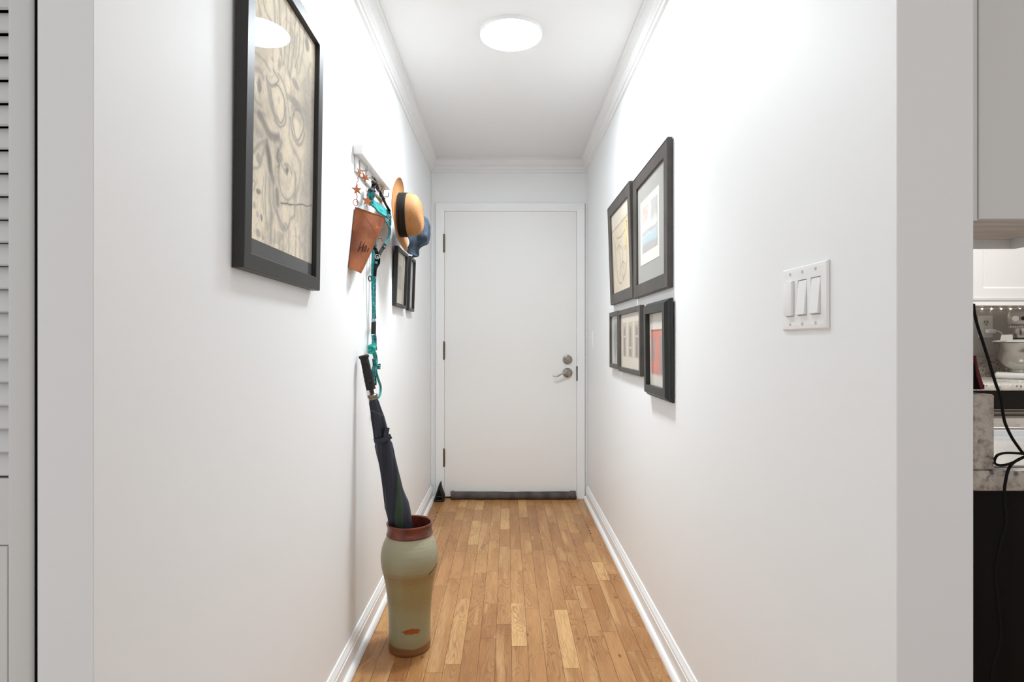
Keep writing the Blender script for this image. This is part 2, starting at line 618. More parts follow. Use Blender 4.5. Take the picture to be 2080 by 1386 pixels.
# ================================================================== ceiling light
LX, LY = 0.016, 2.352
cl = thing('ceiling_light', 'round flat white ceiling light glowing above the middle of the hall', 'ceiling light', (LX, LY, ZC))
MB().lathe([(0.112, 0.0), (0.128, 0.0), (0.1285, -0.004), (0.1275, -0.012), (0.1255, -0.0145), (0.1225, -0.0135)], (LX, LY, ZC), n=96, caps=(False, False)).build('rim', M_PLASTIC, cl)
M_LAMP = mat('lamp diffuser', (250, 250, 250), 0.5, emit=((240, 248, 255), 116.0))
MB().lathe([(0.1222, 0.0), (0.1222, -0.0125), (0.119, -0.0135), (0.0, -0.0138)], (LX, LY, ZC), n=96, caps=(False, False)).build('diffuser', M_LAMP, cl)


# ================================================================== pictures
def art_grid(w, h, fn, nx, ny):
    """colours (linear) of a picture on a grid: a from 0..1 along, b from 0..1 up"""
    a = (np.arange(nx + 1) / nx)[None, :].repeat(ny + 1, 0)
    b = (np.arange(ny + 1) / ny)[:, None].repeat(nx + 1, 1)
    c = fn(a, b)
    c = np.clip(c, 0, 255) / 255.0
    return np.where(c <= 0.04045, c / 12.92, ((c + 0.055) / 1.055) ** 2.4)


def vnoise(x, y, seed=0):
    """smooth value noise on arrays"""
    xi, yi = np.floor(x).astype(int), np.floor(y).astype(int)
    xf, yf = x - xi, y - yi
    sx, sy = xf * xf * (3 - 2 * xf), yf * yf * (3 - 2 * yf)

    def h(i, j):
        s = np.sin(i * 127.1 + j * 311.7 + seed * 74.7) * 43758.5453
        return s - np.floor(s)
    return (h(xi, yi) * (1 - sx) + h(xi + 1, yi) * sx) * (1 - sy) + (h(xi, yi + 1) * (1 - sx) + h(xi + 1, yi + 1) * sx) * sy


def fbm(x, y, seed=0, o=4):
    t, amp, s = 0, 0.5, 1.0
    for k in range(o):
        t = t + amp * vnoise(x * s, y * s, seed + k * 9)
        amp *= 0.5
        s *= 2.03
    return t


def stroke_mask(a, b, pts, w, closed=False, soft=0.5):
    """soft line along pts (same units as a,b); w = half width"""
    P = [np.array(p, float) for p in pts]
    if closed:
        P = P + [P[0]]
    Q = [np.array(p[:2]) for p in crom([(p[0], p[1], 0) for p in P], 6)]
    d = np.full(a.shape, 1e9)
    for p, q in zip(Q[:-1], Q[1:]):
        e = q - p
        L = float(e @ e) or 1e-9
        t = np.clip(((a - p[0]) * e[0] + (b - p[1]) * e[1]) / L, 0, 1)
        d = np.minimum(d, np.hypot(a - p[0] - t * e[0], b - p[1] - t * e[1]))
    return np.clip((w - d) / (w * soft) + 0.0, 0, 1)


def blend(c, m, col):
    col = np.array(col, float)
    return c * (1 - m[..., None]) + col * m[..., None]


class Pic:
    """a framed picture on a side wall: a along the hall, b up, t out of the wall"""

    def __init__(s, side, y0, y1, z0, z1, lean=0.0, turn=0.0, t0=0.001):
        s.side, s.y0, s.y1, s.z0, s.z1, s.lean, s.turn, s.t0 = side, y0, y1, z0, z1, lean, turn, t0

    def P(s, a, b, t):
        """a, b metres from the lower near corner of the frame"""
        A = a - (s.y1 - s.y0) / 2
        ca, sa = math.cos(s.turn), math.sin(s.turn)
        y = (s.y0 + s.y1) / 2 + A * ca + b * sa
        z = s.z0 - A * sa + b * ca
        tt = s.t0 + t + b * s.lean
        x = XL + tt if s.side < 0 else XR - tt
        return Vector((x, y, z))

    @property
    def w(s):
        return s.y1 - s.y0

    @property
    def h(s):
        return s.z1 - s.z0

    def make(s, name, label, cat, prof, frame_mat, group=None, parts=(), glass_t=0.010):
        """prof: (inset, depth) from the outer back edge to the inner lip; parts: (name, material/fn, insets(l,r,b,t), depth)"""
        mid = s.P(s.w / 2, 0, 0)
        s.root = thing(name, label, cat, mid, group)
        f = MB()
        loops = [[s.P(i, i, t), s.P(s.w - i, i, t), s.P(s.w - i, s.h - i, t), s.P(i, s.h - i, t)] for i, t in prof]
        n = len(loops)
        o = len(f.v)
        f.v += [p for L in loops for p in L]
        for i in range(n):
            k = (i + 1) % n
            for j in range(4):
                jj = (j + 1) % 4
                f.f.append([o + i * 4 + j, o + i * 4 + jj, o + k * 4 + jj, o + k * 4 + j])
                f.c.append(None)
        f.build('frame', frame_mat, s.root, smooth=True, angle=20)
        i0 = prof[-1][0]
        f = MB()
        q = 0.0015
        f.prism([(q, q), (s.w - q, q), (s.w - q, s.h - q), (q, s.h - q)], s.P, 0.0, prof[-1][1] * 0.5)
        f.build('backing', M_DARK, s.root, smooth=False)
        for (pn, m, ins, t, res) in parts:
            a0, a1, b0, b1 = ins[0], s.w - ins[1], ins[2], s.h - ins[3]
            if callable(m):
                s.print_(pn, m, a0, a1, b0, b1, t, res)
            else:
                MB().prism([(a0, b0), (a1, b0), (a1, b1), (a0, b1)], s.P, t - 0.0012, t).build(pn, m, s.root, smooth=False)
        i1 = i0 - 0.003
        MB().prism([(i1, i1), (s.w - i1, i1), (s.w - i1, s.h - i1), (i1, s.h - i1)], s.P, glass_t, glass_t + 0.0006).build('glass', M_GLASS, s.root, smooth=False)
        return s

    def print_(s, name, fn, a0, a1, b0, b1, t, res):
        nx, ny = res
        c = art_grid(a1 - a0, b1 - b0, fn, nx, ny)
        base = Vector(s.root['_base'])
        vs = []
        for j in range(ny + 1):
            for i in range(nx + 1):
                vs.append(tuple(s.P(a0 + (a1 - a0) * i / nx, b0 + (b1 - b0) * j / ny, t) - base))
        n = (nx + 1) * (ny + 1)
        cor = [0, nx, (ny + 1) * (nx + 1) - 1, ny * (nx + 1)]
        back = [tuple(s.P(a, b, t - 0.0005) - base) for a, b in ((a0, b0), (a1, b0), (a1, b1), (a0, b1))]
        fs = [[j * (nx + 1) + i, j * (nx + 1) + i + 1, (j + 1) * (nx + 1) + i + 1, (j + 1) * (nx + 1) + i] for j in range(ny) for i in range(nx)]
        fs.append([n, n + 3, n + 2, n + 1])
        me = bpy.data.meshes.new(name)
        me.from_pydata(vs + back, [], fs)
        at = me.color_attributes.new('col', 'FLOAT_COLOR', 'POINT')
        full = np.ones((n + 4, 4), np.float32)
        full[:n, :3] = c.reshape(-1, 3)
        full[n:, :3] = 0.7
        at.data.foreach_set('color', full.ravel())
        me.materials.append(M_PRINT)
        o = bpy.data.objects.new(name, me)
        COL.objects.link(o)
        o.parent = s.root
        o['_base'] = tuple(base)
        return o


# ---- the large leaf drawing on the left wall, by measured strokes
BIG = Pic(-1, 1.099, 1.547, H + 0.1405, H + 0.823, lean=0.012, turn=math.radians(0.65), t0=0.002)


def big_ab(x, y, t=0.012):
    """from the enlarged view of the photograph to the picture's own plane (metres)"""
    u, v = 440 + x / 4.333, y / 4.331
    X = XL + 0.002 + t + 0.003
    y_ = FPX * X / (u - UC)
    z_ = H - (v - VC) / FPX * y_
    return (y_ - BIG.y0 - 0.004 * (z_ - BIG.z0) / 0.4, z_ - BIG.z0)


BA0, BA1, BB0, BB1 = 0.030, BIG.w - 0.029, 0.068, BIG.h - 0.034


def big_art(a, b):
    A = BA0 + a * (BA1 - BA0)
    B = BB0 + b * (BB1 - BB0)
    w = 0.013
    A2 = A + w * (fbm(A * 30, B * 30, 1) - 0.5)
    B2 = B + w * (fbm(A * 30, B * 30, 5) - 0.5)
    c = np.ones(a.shape + (3,)) * np.array((252, 239, 215.0))
    n1 = fbm(A * 22, B * 14, 3)
    c = blend(c, np.clip((n1 - 0.50) * 2.6, 0, 0.42), (190, 180, 165))
    grey, dark = (176, 170, 162), (142, 136, 130)
    # grey wash of the right side
    x0, _ = big_ab(735, 1299)
    wash = np.clip((A2 - x0 + 0.05 * (fbm(A * 12, B * 9, 8) - 0.5)) / 0.05, 0, 1) * np.clip((0.60 - B) / 0.12, 0, 1)
    c = blend(c, wash * 0.62, (182, 176, 168))
    fine = np.abs(np.sin(A2 * 420 + 14 * fbm(A * 9, B * 5, 6)))
    c = blend(c, wash * 0.28 * (fine > 0.6), (150, 146, 142))
    # soft shading beside forms: contours of a warped field
    fld = fbm(A2 * 9 + 3 * fbm(A * 6, B * 4, 12), B2 * 6, 21, 3) * 7
    fr = fld - np.floor(fld)
    c = blend(c, np.clip((fr - 0.72) * 3.2, 0, 1) * 0.34, (170, 162, 152))

    def st(pts, w=6, col=grey, k=1.0, dy=0, closed=False, soft=0.7):
        nonlocal c
        P = [big_ab(x, y + dy) for x, y in pts]
        c = blend(c, stroke_mask(A2, B2, P, w * 0.0030, closed, 1.0) * k * 0.32, (196, 188, 176))
        c = blend(c, stroke_mask(A2, B2, P, w * 0.00085, closed, soft) * k * 0.72, col)

    def blob(x, y, rx, ry, col=grey, k=1.0, dy=0):
        nonlocal c
        p0 = big_ab(x, y + dy)
        px = big_ab(x + rx, y + dy)
        py = big_ab(x, y + dy + ry)
        rx_, ry_ = abs(px[0] - p0[0]), abs(py[1] - p0[1])
        d = np.hypot((A2 - p0[0]) / rx_, (B2 - p0[1]) / ry_)
        d = d + 0.7 * (fbm(A * 60, B * 60, 17, 3) - 0.45)
        c = blend(c, np.clip((1.1 - d) * 2.2, 0, 1) * k * 0.8, col)

    D2 = 1299
    # upper fan of leaf veins
    for p in ([(400, -200), (415, 60), (470, 190), (500, 260)], [(480, -150), (500, 150), (525, 330), (560, 470)], [(540, -200), (545, 200), (575, 560)],
              [(600, -60), (602, 300), (592, 560)], [(640, 0), (642, 300), (622, 620)], [(682, 100), (672, 400), (642, 690)], [(722, 150), (716, 420), (688, 580)],
              [(760, 250), (748, 460), (720, 640)], [(350, -150), (362, 40), (380, 120)], [(340, 470), (430, 560), (470, 640)], [(820, 560), (800, 640), (810, 720)]):
        st(p, 6, grey, 0.75)
    for p in ([(520, 100), (535, 330)], [(662, 160), (655, 380)], [(580, 300), (600, 480)], [(700, 300), (690, 470)]):
        st(p, 3, grey, 0.6)
    blob(785, 390, 22, 55, (160, 156, 152))
    blob(552, 570, 16, 60, grey, 0.8)
    blob(635, 655, 10, 30, grey)
    blob(490, 530, 12, 22, grey, 0.7)
    blob(695, 740, 34, 50, (162, 158, 152), 0.8)
    blob(690, 905, 60, 50, (160, 154, 148), 0.75)
    blob(640, 865, 26, 30, grey, 0.6)
    # lobe and big oval leaf
    st([(500, 620), (535, 680), (545, 735), (485, 765), (443, 720), (440, 680)], 5, dark, 0.8)
    st([(540, 640), (590, 740), (610, 830), (620, 870)], 5, grey)
    st([(470, 765), (482, 880), (520, 1020), (565, 1080), (597, 1010), (598, 890), (565, 800), (520, 750)], 4, dark, 0.85)
    st([(440, 700), (462, 850), (500, 1000), (560, 1118), (605, 1065), (612, 940)], 6, grey)
    st([(460, 760), (475, 900), (520, 1050)], 10, grey, 0.55)
    # right small oval
    st([(668, 1010), (690, 962), (722, 972), (760, 1060), (766, 1130), (740, 1185), (710, 1222), (682, 1150), (664, 1060)], 4, dark, 0.85, closed=True)
    st([(650, 1040), (660, 1150), (700, 1243), (742, 1255), (772, 1180)], 8, grey, 0.9)
    st([(620, 870), (640, 1000), (640, 1200), (690, 1350)], 5, grey, 0.7)
    st([(664, 930), (720, 935), (790, 1000)], 12, grey, 0.5)
    # left side eye, arcs
    blob(378, 765, 22, 78, (158, 152, 146))
    st([(335, 610), (385, 640), (410, 690)], 10, grey, 0.8)
    st([(340, 850), (365, 905), (392, 940)], 7, grey)
    st([(335, 960), (375, 1005), (430, 1022)], 8, grey)
    st([(385, 1030), (430, 1110), (470, 1180), (545, 1212)], 17, (140, 134, 128))
    st([(350, 1120), (400, 1170)], 18, grey, 0.6)
    blob(378, 1180, 34, 40, grey, 0.45)
    st([(330, 1330), (380, 1275), (445, 1250)], 9, grey)
    st([(450, 1250), (470, 1386), (478, 1500)], 14, (146, 140, 134), 0.9)
    st([(575, 1245), (545, 1330), (548, 1400)], 9, grey)
    st([(500, 1215), (520, 1300), (530, 1400)], 5, grey, 0.6)
    # lower half
    blob(378, 95, 26, 46, grey, 0.9, D2)
    st([(325, 205), (380, 165), (412, 80), (432, 0)], 7, grey, 0.8, D2)
    st([(452, 20), (470, 110), (490, 230), (502, 285)], 19, (138, 132, 126), 1, D2)
    st([(468, 290), (480, 450), (492, 600), (492, 820)], 10, grey, 0.8, D2)
    st([(440, 240), (438, 420), (446, 600), (462, 730)], 4, grey, 0.8, D2)
    st([(420, 260), (416, 440), (424, 600)], 3, grey, 0.6, D2)
    blob(383, 402, 22, 26, (140, 134, 128), 1, D2)
    blob(408, 636, 11, 30, (140, 134, 128), 1, D2)
    blob(372, 600, 16, 30, grey, 0.6, D2)
    blob(378, 755, 26, 46, grey, 0.9, D2)
    blob(420, 795, 12, 26, grey, 0.8, D2)
    blob(345, 510, 14, 34, grey, 0.7, D2)
    st([(330, 300), (360, 330), (340, 380)], 5, grey, 0.6, D2)
    # the face
    st([(545, 20), (540, 90), (560, 140), (552, 180)], 8, (136, 130, 124), 0.9, D2)
    blob(566, 80, 22, 42, (166, 160, 152), 0.8, D2)
    st([(560, 95), (592, 178), (625, 232)], 4, dark, 0.8, D2)
    blob(622, 190, 20, 34, (128, 122, 118), 1, D2)
    st([(600, 140), (640, 160), (668, 230)], 6, grey, 0.9, D2)
    st([(556, 205), (560, 330), (582, 420), (632, 466), (682, 420), (702, 330), (692, 210)], 5, grey, 0.9, D2)
    st([(690, 30), (735, 130), (742, 240), (716, 380), (690, 440)], 12, grey, 0.6, D2)
    st([(572, 492), (700, 500), (840, 510)], 2.6, (92, 88, 84), 1, D2)
    st([(500, 285), (512, 400), (530, 545), (580, 660), (622, 742)], 6, grey, 1, D2)
    st([(538, 380), (552, 510)], 12, (140, 134, 128), 0.9, D2)
    st([(545, 560), (565, 670), (602, 740)], 7, grey, 0.9, D2)
    st([(640, 720), (662, 620), (698, 590), (700, 520)], 8, grey, 0.8, D2)
    blob(620, 700, 26, 40, grey, 0.6, D2)
    blob(570, 780, 30, 40, grey, 0.5, D2)
    for x, y0, y1 in ((520, 740, 860), (560, 820, 920), (600, 790, 940), (650, 760, 930), (708, 700, 960), (740, 760, 980), (790, 820, 1000)):
        st([(x, y0), (x + 6, (y0 + y1) / 2), (x + 2, y1)], 5, grey, 0.75, D2)
    blob(768, 860, 9, 36, grey, 0.8, D2)
    g = fbm(A * 160, B * 160, 30, 3)
    c = c + (g[..., None] - 0.5) * 22
    return c


BIG.make('framed_picture', 'large black framed drawing of carved leaves with grey mat, nearest on the left wall', 'picture',
         [(0.0, 0.0), (0.0, 0.020), (0.0015, 0.0225), (0.0315, 0.0225), (0.033, 0.021), (0.033, 0.010)], M_BLACKF,
         parts=[('mat_board', mat('dark grey mat', (96, 96, 95), 0.9, spec=0.1), (0.028, 0.028, 0.028, 0.028), 0.0095, None),
                ('drawing', big_art, (BA0, BIG.w - BA1, BB0, BIG.h - BB1), 0.0100, (190, 300))], glass_t=0.0106)

# ---- right wall pictures
FLAT = [(0.0, 0.0), (0.0, 0.016), (0.003, 0.019), (0.0065, 0.019), (0.0075, 0.0175), (0.051, 0.0165), (0.053, 0.0155), (0.053, 0.008)]
SLIM = [(0.0, 0.0), (0.0, 0.0165), (0.0015, 0.018), (0.0205, 0.018), (0.022, 0.0165), (0.022, 0.008)]
STEP = [(0.0, 0.0), (0.0, 0.007), (0.003, 0.009), (0.003, 0.014), (0.008, 0.0165), (0.0105, 0.022), (0.0155, 0.0275), (0.041, 0.0275), (0.0425, 0.026), (0.0425, 0.010)]
GRP = 'black framed pictures on the right wall'


def art_sea(a, b):
    c = np.ones(a.shape + (3,)) * np.array((216, 212, 207.0))
    n = fbm(a * 5, b * 6, 2)
    yb = b + 0.10 * (n - 0.5)
    c = blend(c, np.clip((0.40 - yb) * 12, 0, 1) * 0.8, (178, 202, 208))
    c = blend(c, np.clip((0.21 - yb) * 14, 0, 1) * 0.85, (184, 174, 172))
    c = blend(c, np.clip(1 - np.abs(yb - 0.41) * 22, 0, 1) * 0.7, (168, 166, 170))
    near = 1 - a                                     # a runs away from the eye
    c = blend(c, np.clip((1.1 - np.maximum(np.abs(a - 0.85) / 0.30, np.abs(b - 0.84) / 0.22) + 0.5 * (n - 0.5)) * 2.5, 0, 1) * 0.5, (206, 164, 152))
    c = blend(c, np.clip((1.1 - np.maximum(np.abs(a - 0.12) / 0.30, np.abs(b - 0.82) / 0.24) + 0.5 * (n - 0.5)) * 2.5, 0, 1) * 0.5, (160, 160, 157))
    c = blend(c, np.clip((fbm(a * 9, b * 9, 7) - 0.5) * 3, 0, 1) * np.clip((b - 0.42) * 5, 0, 1) * 0.6, (226, 224, 222))
    return c


R1 = Pic(1, 1.925, 2.449, H + 0.184, H + 0.689, lean=0.004, turn=0.0)
R1.make('framed_picture', 'black framed print of soft blue bands in wide grey mat, upper right wall', 'picture', FLAT, M_CHAR, GRP,
        parts=[('mat_board', M_MATG, (0.05, 0.05, 0.05, 0.05), 0.0085, None),
               ('mount', M_CREAM, (0.135, 0.102, 0.125, 0.123), 0.0098, None),
               ('print', art_sea, (0.158, 0.135, 0.17, 0.150), 0.0104, (60, 70))], glass_t=0.0110)


def art_sketch(a, b):
    c = np.ones(a.shape + (3,)) * np.array((222, 208, 184.0))
    c = blend(c, np.clip((b - 0.80 - 0.03 * (a - 0.5)) * 80, 0, 1), (222, 216, 202))
    c = blend(c, np.clip((fbm(a * 4, b * 5, 4) - 0.45) * 3, 0, 1) * 0.5, (206, 184, 156))
    c = blend(c, ((a < 0.30) & (b < 0.8) & (b > 0.45)).astype(float) * 0.55, (228, 204, 140))
    ln = (130, 108, 88)
    for pts in ([(0.12, 0.74), (0.18, 0.76), (0.12, 0.66)], [(0.98, 0.785), (0.5, 0.80), (0.02, 0.815)], [(0.80, 0.62), (0.78, 0.40), (0.68, 0.14), (0.5, 0.10)],
                [(0.20, 0.58), (0.18, 0.40), (0.28, 0.22), (0.45, 0.12)], [(0.62, 0.60), (0.56, 0.44), (0.52, 0.30), (0.60, 0.20)], [(0.38, 0.52), (0.42, 0.36), (0.40, 0.26)],
                [(0.74, 0.52), (0.60, 0.56), (0.46, 0.50)], [(0.32, 0.30), (0.42, 0.34), (0.56, 0.28)], [(0.25, 0.68), (0.45, 0.64), (0.7, 0.66)],
                [(0.46, 0.20), (0.40, 0.14), (0.36, 0.18)], [(0.9, 0.72), (0.86, 0.5), (0.88, 0.3)], [(0.30, 0.46), (0.24, 0.50), (0.22, 0.44)]):
        c = blend(c, stroke_mask(a, b, pts, 0.012, soft=0.8) * 0.75, ln)
    return c


R2 = Pic(1, 2.461, 2.985, H + 0.190, H + 0.693, lean=0.034, turn=math.radians(-0.2))
R2.make('framed_picture', 'black framed line sketch on tan paper, tipped forward, upper right wall', 'picture', FLAT, M_CHAR, GRP,
        parts=[('sketch', art_sketch, (0.05, 0.05, 0.05, 0.05), 0.0088, (80, 90))], glass_t=0.0100)


def art_red(a, b):
    c = np.ones(a.shape + (3,)) * np.array((226, 220, 208.0))
    n = fbm(a * 8, b * 10, 2)
    e = 0.006 * (n - 0.5)
    red = ((b + e > 0.175) & (b + e < 0.775) & (a < 0.90)).astype(float)
    c = blend(c, red, (222, 144, 126))
    c = blend(c, red * np.clip((n - 0.5) * 3, 0, 1) * 0.6, (204, 126, 112))
    for a0, a1, b0, b1 in ((0.68, 0.84, 0.34, 0.66), (0.26, 0.41, 0.20, 0.70)):
        m = ((a > a0) & (a < a1) & (b > b0) & (b < b1)).astype(float)
        c = blend(c, m * 0.9, (162, 156, 158))
    c = blend(c, ((b < 0.20) & (b > 0.155) & (a < 0.9)).astype(float) * 0.4, (176, 150, 146))
    c = blend(c, (red > 0) * ((a > 0.875) | (b + e > 0.755)) * 0.6, (120, 60, 56))
    return c


R3 = Pic(1, 1.906, 2.225, H - 0.2035, H + 0.1475, lean=0.010, t0=0.002)
R3.make('framed_picture', 'print with red block in a stepped black frame, lower row nearest on right wall', 'picture', STEP, mat('ribbed black frame', (36, 38, 36), 0.4, spec=0.5), GRP,
        parts=[('print', art_red, (0.040, 0.040, 0.040, 0.040), 0.0110, (70, 90))], glass_t=0.0122)


def art_doors(a, b):
    c = np.ones(a.shape + (3,)) * np.array((224, 214, 198.0))
    for k, (a0, a1) in enumerate(((0.07, 0.30), (0.39, 0.60), (0.70, 0.90))):
        mid = (a0 + a1) / 2
        c = blend(c, ((a > a0) & (a < a1) & (b > 0.20) & (b < 0.84)).astype(float), (198, 186, 168))
        c = blend(c, ((a > a0 + 0.05) & (a < a1 - 0.05) & (b > 0.22) & (b < 0.76)).astype(float) * 0.95, (168, 158, 146))
        c = blend(c, ((np.abs(a - mid) < 0.035) & (b > 0.24) & (b < 0.72)).astype(float) * 0.8, (138, 132, 126))
        c = blend(c, ((np.abs(a - mid) < 0.05) & (np.abs(b - 0.58 + 0.2 * (k == 1)) < 0.02)).astype(float), (216, 208, 196))
        c = blend(c, stroke_mask(a, b, [(a0 - 0.012, 0.2), (a0 - 0.012, 0.5), (a0 - 0.012, 0.86)], 0.006) * 0.5, (150, 138, 120))
    c = blend(c, np.clip((fbm(a * 12, b * 9, 6) - 0.5) * 2, 0, 1) * 0.35, (206, 194, 176))
    return c


R4 = Pic(1, 2.325, 2.775, H - 0.1405, H + 0.1505, lean=0.004)
R4.make('framed_picture', 'wide black framed print of three tall beige doorways, lower row middle on right wall', 'picture', SLIM, M_CHAR, GRP,
        parts=[('print', art_doors, (0.020, 0.020, 0.020, 0.020), 0.0090, (110, 70))], glass_t=0.0100)


def art_tree(a, b):
    c = np.ones(a.shape + (3,)) * np.array((206, 203, 197.0))
    n = fbm(a * 9, b * 14, 3)
    d = np.hypot((a - 0.48 + 0.10 * (n - 0.5)) / 0.30, (b - 0.55) / 0.46)
    c = blend(c, np.clip((1.05 - d) * 2, 0, 1) * (0.35 + 0.6 * n), (122, 120, 118))
    c = blend(c, stroke_mask(a, b, [(0.48, 0.02), (0.46, 0.3), (0.5, 0.6)], 0.03) * 0.6, (96, 94, 92))
    return c


R5 = Pic(1, 2.790, 3.022, H - 0.133, H + 0.153, lean=0.004)
R5.make('framed_picture', 'slim black framed grey pencil study, lower row nearest the door on right wall', 'picture', SLIM, M_CHAR, GRP,
        parts=[('drawing', art_tree, (0.020, 0.020, 0.020, 0.020), 0.0090, (60, 80))], glass_t=0.0100)


# ---- the two small pictures under the hats
def art_small(a, b):
    c = np.ones(a.shape + (3,)) * np.array((216, 210, 198.0))
    n = fbm(a * 8, b * 10, 5)
    c = blend(c, np.clip((n - 0.42) * 3, 0, 1) * 0.7, (172, 168, 160))
    c = blend(c, stroke_mask(a, b, [(0.3, 0.1), (0.4, 0.5), (0.35, 0.9)], 0.05) * 0.5, (150, 146, 140))
    c = blend(c, stroke_mask(a, b, [(0.7, 0.2), (0.62, 0.6), (0.72, 0.8)], 0.04) * 0.4, (150, 146, 140))
    return c


SMALL = [(0.0, 0.0), (0.0, 0.017), (0.0015, 0.0185), (0.0135, 0.0185), (0.015, 0.017), (0.015, 0.004)]
LA = Pic(-1, 2.634, 2.905, H + 0.168, H + 0.443, lean=0.038)
LA.make('framed_picture', 'small black framed faded sketch with broad cream mat, hanging below the straw hat', 'picture', SMALL, M_BLACKF, 'small pictures below the hats',
        parts=[('mat_board', M_CREAM, (0.013, 0.013, 0.013, 0.013), 0.0050, None),
               ('drawing', art_small, (0.07, 0.085, 0.085, 0.075), 0.0056, (30, 40))], glass_t=0.0062)


def art_pale(a, b):
    c = np.ones(a.shape + (3,)) * np.array((226, 224, 220.0))
    n = fbm(a * 6, b * 10, 9)
    c = blend(c, np.clip((n - 0.45) * 2.5, 0, 1) * 0.6, (188, 188, 188))
    c = blend(c, stroke_mask(a, b, [(0.35, 0.1), (0.3, 0.5), (0.4, 0.9)], 0.06) * 0.5, (160, 160, 162))
    return c


LB = Pic(-1, 2.985, 3.150, H + 0.166, H + 0.449, lean=0.034)
LB.make('framed_picture', 'narrow black framed pale drawing on left wall, beside the end door', 'picture', SMALL, M_BLACKF, 'small pictures below the hats',
        parts=[('drawing', art_pale, (0.013, 0.013, 0.013, 0.013), 0.0050, (40, 60))], glass_t=0.0062)

# ================================================================== coat rail
rl = thing('coat_rail', 'white wooden coat rail with small hooks on the left wall', 'coat rail', (XL, 2.20, H + 0.62))
MB().box(XL + 0.001, XL + 0.0325, 1.966, 2.437, H + 0.6455, H + 0.677, 0.0015, 1).build('ledge', M_TRIM, rl)
MB().box(XL + 0.001, XL + 0.009, 1.985, 2.425, H + 0.592, H + 0.6452, 0.001, 1).build('backboard', M_TRIM, rl)
HOOKS = (2.02, 2.11, 2.20, 2.29, 2.38)
for yh in HOOKS:
    z = H + 0.606
    x = XL + 0.009
    hk = MB()
    hk.box(x, x + 0.002, yh - 0.006, yh + 0.006, z - 0.008, z + 0.034, 0.0008, 1)
    pts = crom([(x + 0.001, yh, z), (x + 0.012, yh, z - 0.003), (x + 0.024, yh, z - 0.003), (x + 0.028, yh, z + 0.001), (x + 0.0285, yh, z + 0.014)], 5)
    hk.tube(pts, 0.0022, 8)
    hk.build('hook', M_NICKEL, rl)

# ================================================================== rusty wall pocket with a star garland
M_RUST = mat('rusted tin', (170, 96, 52), 0.62, spec=0.3, build=mottled((112, 58, 32), (168, 98, 58), 11, 6, 0.15, 0.34, 0.66))
M_RUSTD = mat('rusted wire', (142, 74, 40), 0.6, build=mottled((116, 58, 32), (178, 98, 58), 40, 3))
M_STAR = mat('rusted star', (186, 106, 66), 0.55, spec=0.35, build=mottled((160, 84, 48), (200, 122, 80), 30, 4))
wp = thing('wall_pocket', 'rusty tin cone wall pocket with hand lettering and a star garland', 'wall pocket', (XL, 1.97, H + 0.23))
ns = Vector((0, math.cos(math.radians(18)), -math.sin(math.radians(18))))
CT, CB = Vector((XL + 0.0035, 2.062, H + 0.440)), Vector((XL + 0.0035, 1.934, H + 0.2463))
RT, RB = 0.084, 0.033


def cone_pt(th, h, dr=0.0):
    C = CB.lerp(CT, h)
    r = RB + (RT - RB) * h + dr
    a_ = math.radians(18) * h
    side = Vector((0, math.cos(a_), -math.sin(a_)))
    out = Vector((1, 0, -0.445 * (1 - h) + 0.11 * h))
    return C + side * (-math.cos(th) * r) + out * (math.sin(th) * r) + Vector((0, 0, -0.185 * h * r * max(0.0, math.sin(2 * th))))


mc = MB()
N = 28
outer = [[cone_pt(PI * j / N, h) for j in range(N + 1)] for h in np.linspace(0, 1, 14)]
inner = [[cone_pt(PI * j / N, h, -0.002) + Vector((0.001, 0, 0)) for j in range(N + 1)] for h in np.linspace(1, 0.03, 8)]
mc.rings(outer + inner, close=True, caps=(True, True))
mc.build('cone', M_RUST, wp)
mc = MB()
mc.tube([cone_pt(PI * j / N, 1.0, 0.0005) for j in range(N + 1)], 0.0012, 8)
rim = mc.build('rolled_rim', M_RUST, wp)

# lettering: hand-drawn strokes laid on the tin
GR = []
for th in np.linspace(0.05, PI * 0.9, 120):
    for h in np.linspace(0.02, 1, 120):
        p = cone_pt(th, h)
        GR.append((UC + p.x / p.y * FPX, VC - (p.z - H) / p.y * FPX, th, h))
GR = np.array(GR)


def on_cone(u, v, dr=0.0012):
    # nearest visible spot of the cone
    d2 = (GR[:, 0] - u) ** 2 + (GR[:, 1] - v) ** 2
    near = np.where(d2 < max(1.0, d2.min() * 1.5))[0]
    k = near[np.argmin(GR[near, 2])]
    return cone_pt(GR[k, 2], GR[k, 3], dr) + Vector((0.0, -dr * 0.8, 0.0))



def cz3(x, y):
    return (700 + x / 8.66, 400 + y / 8.66)


lt = MB()
for st in ([(300, 785), (278, 880), (248, 965)], [(352, 800), (330, 890), (314, 970)], [(262, 893), (300, 880), (345, 882)],
           [(385, 850), (352, 900), (350, 960), (372, 940), (388, 890), (384, 855)], [(432, 900), (418, 940), (402, 975)]):
    P = [on_cone(*cz3(x, y)) for x, y in st]
    lt.tube(crom(P, 5), 0.0010, 6)
lt.build('lettering', mat('black paint', (16, 14, 13), 0.7, spec=0.2), wp)


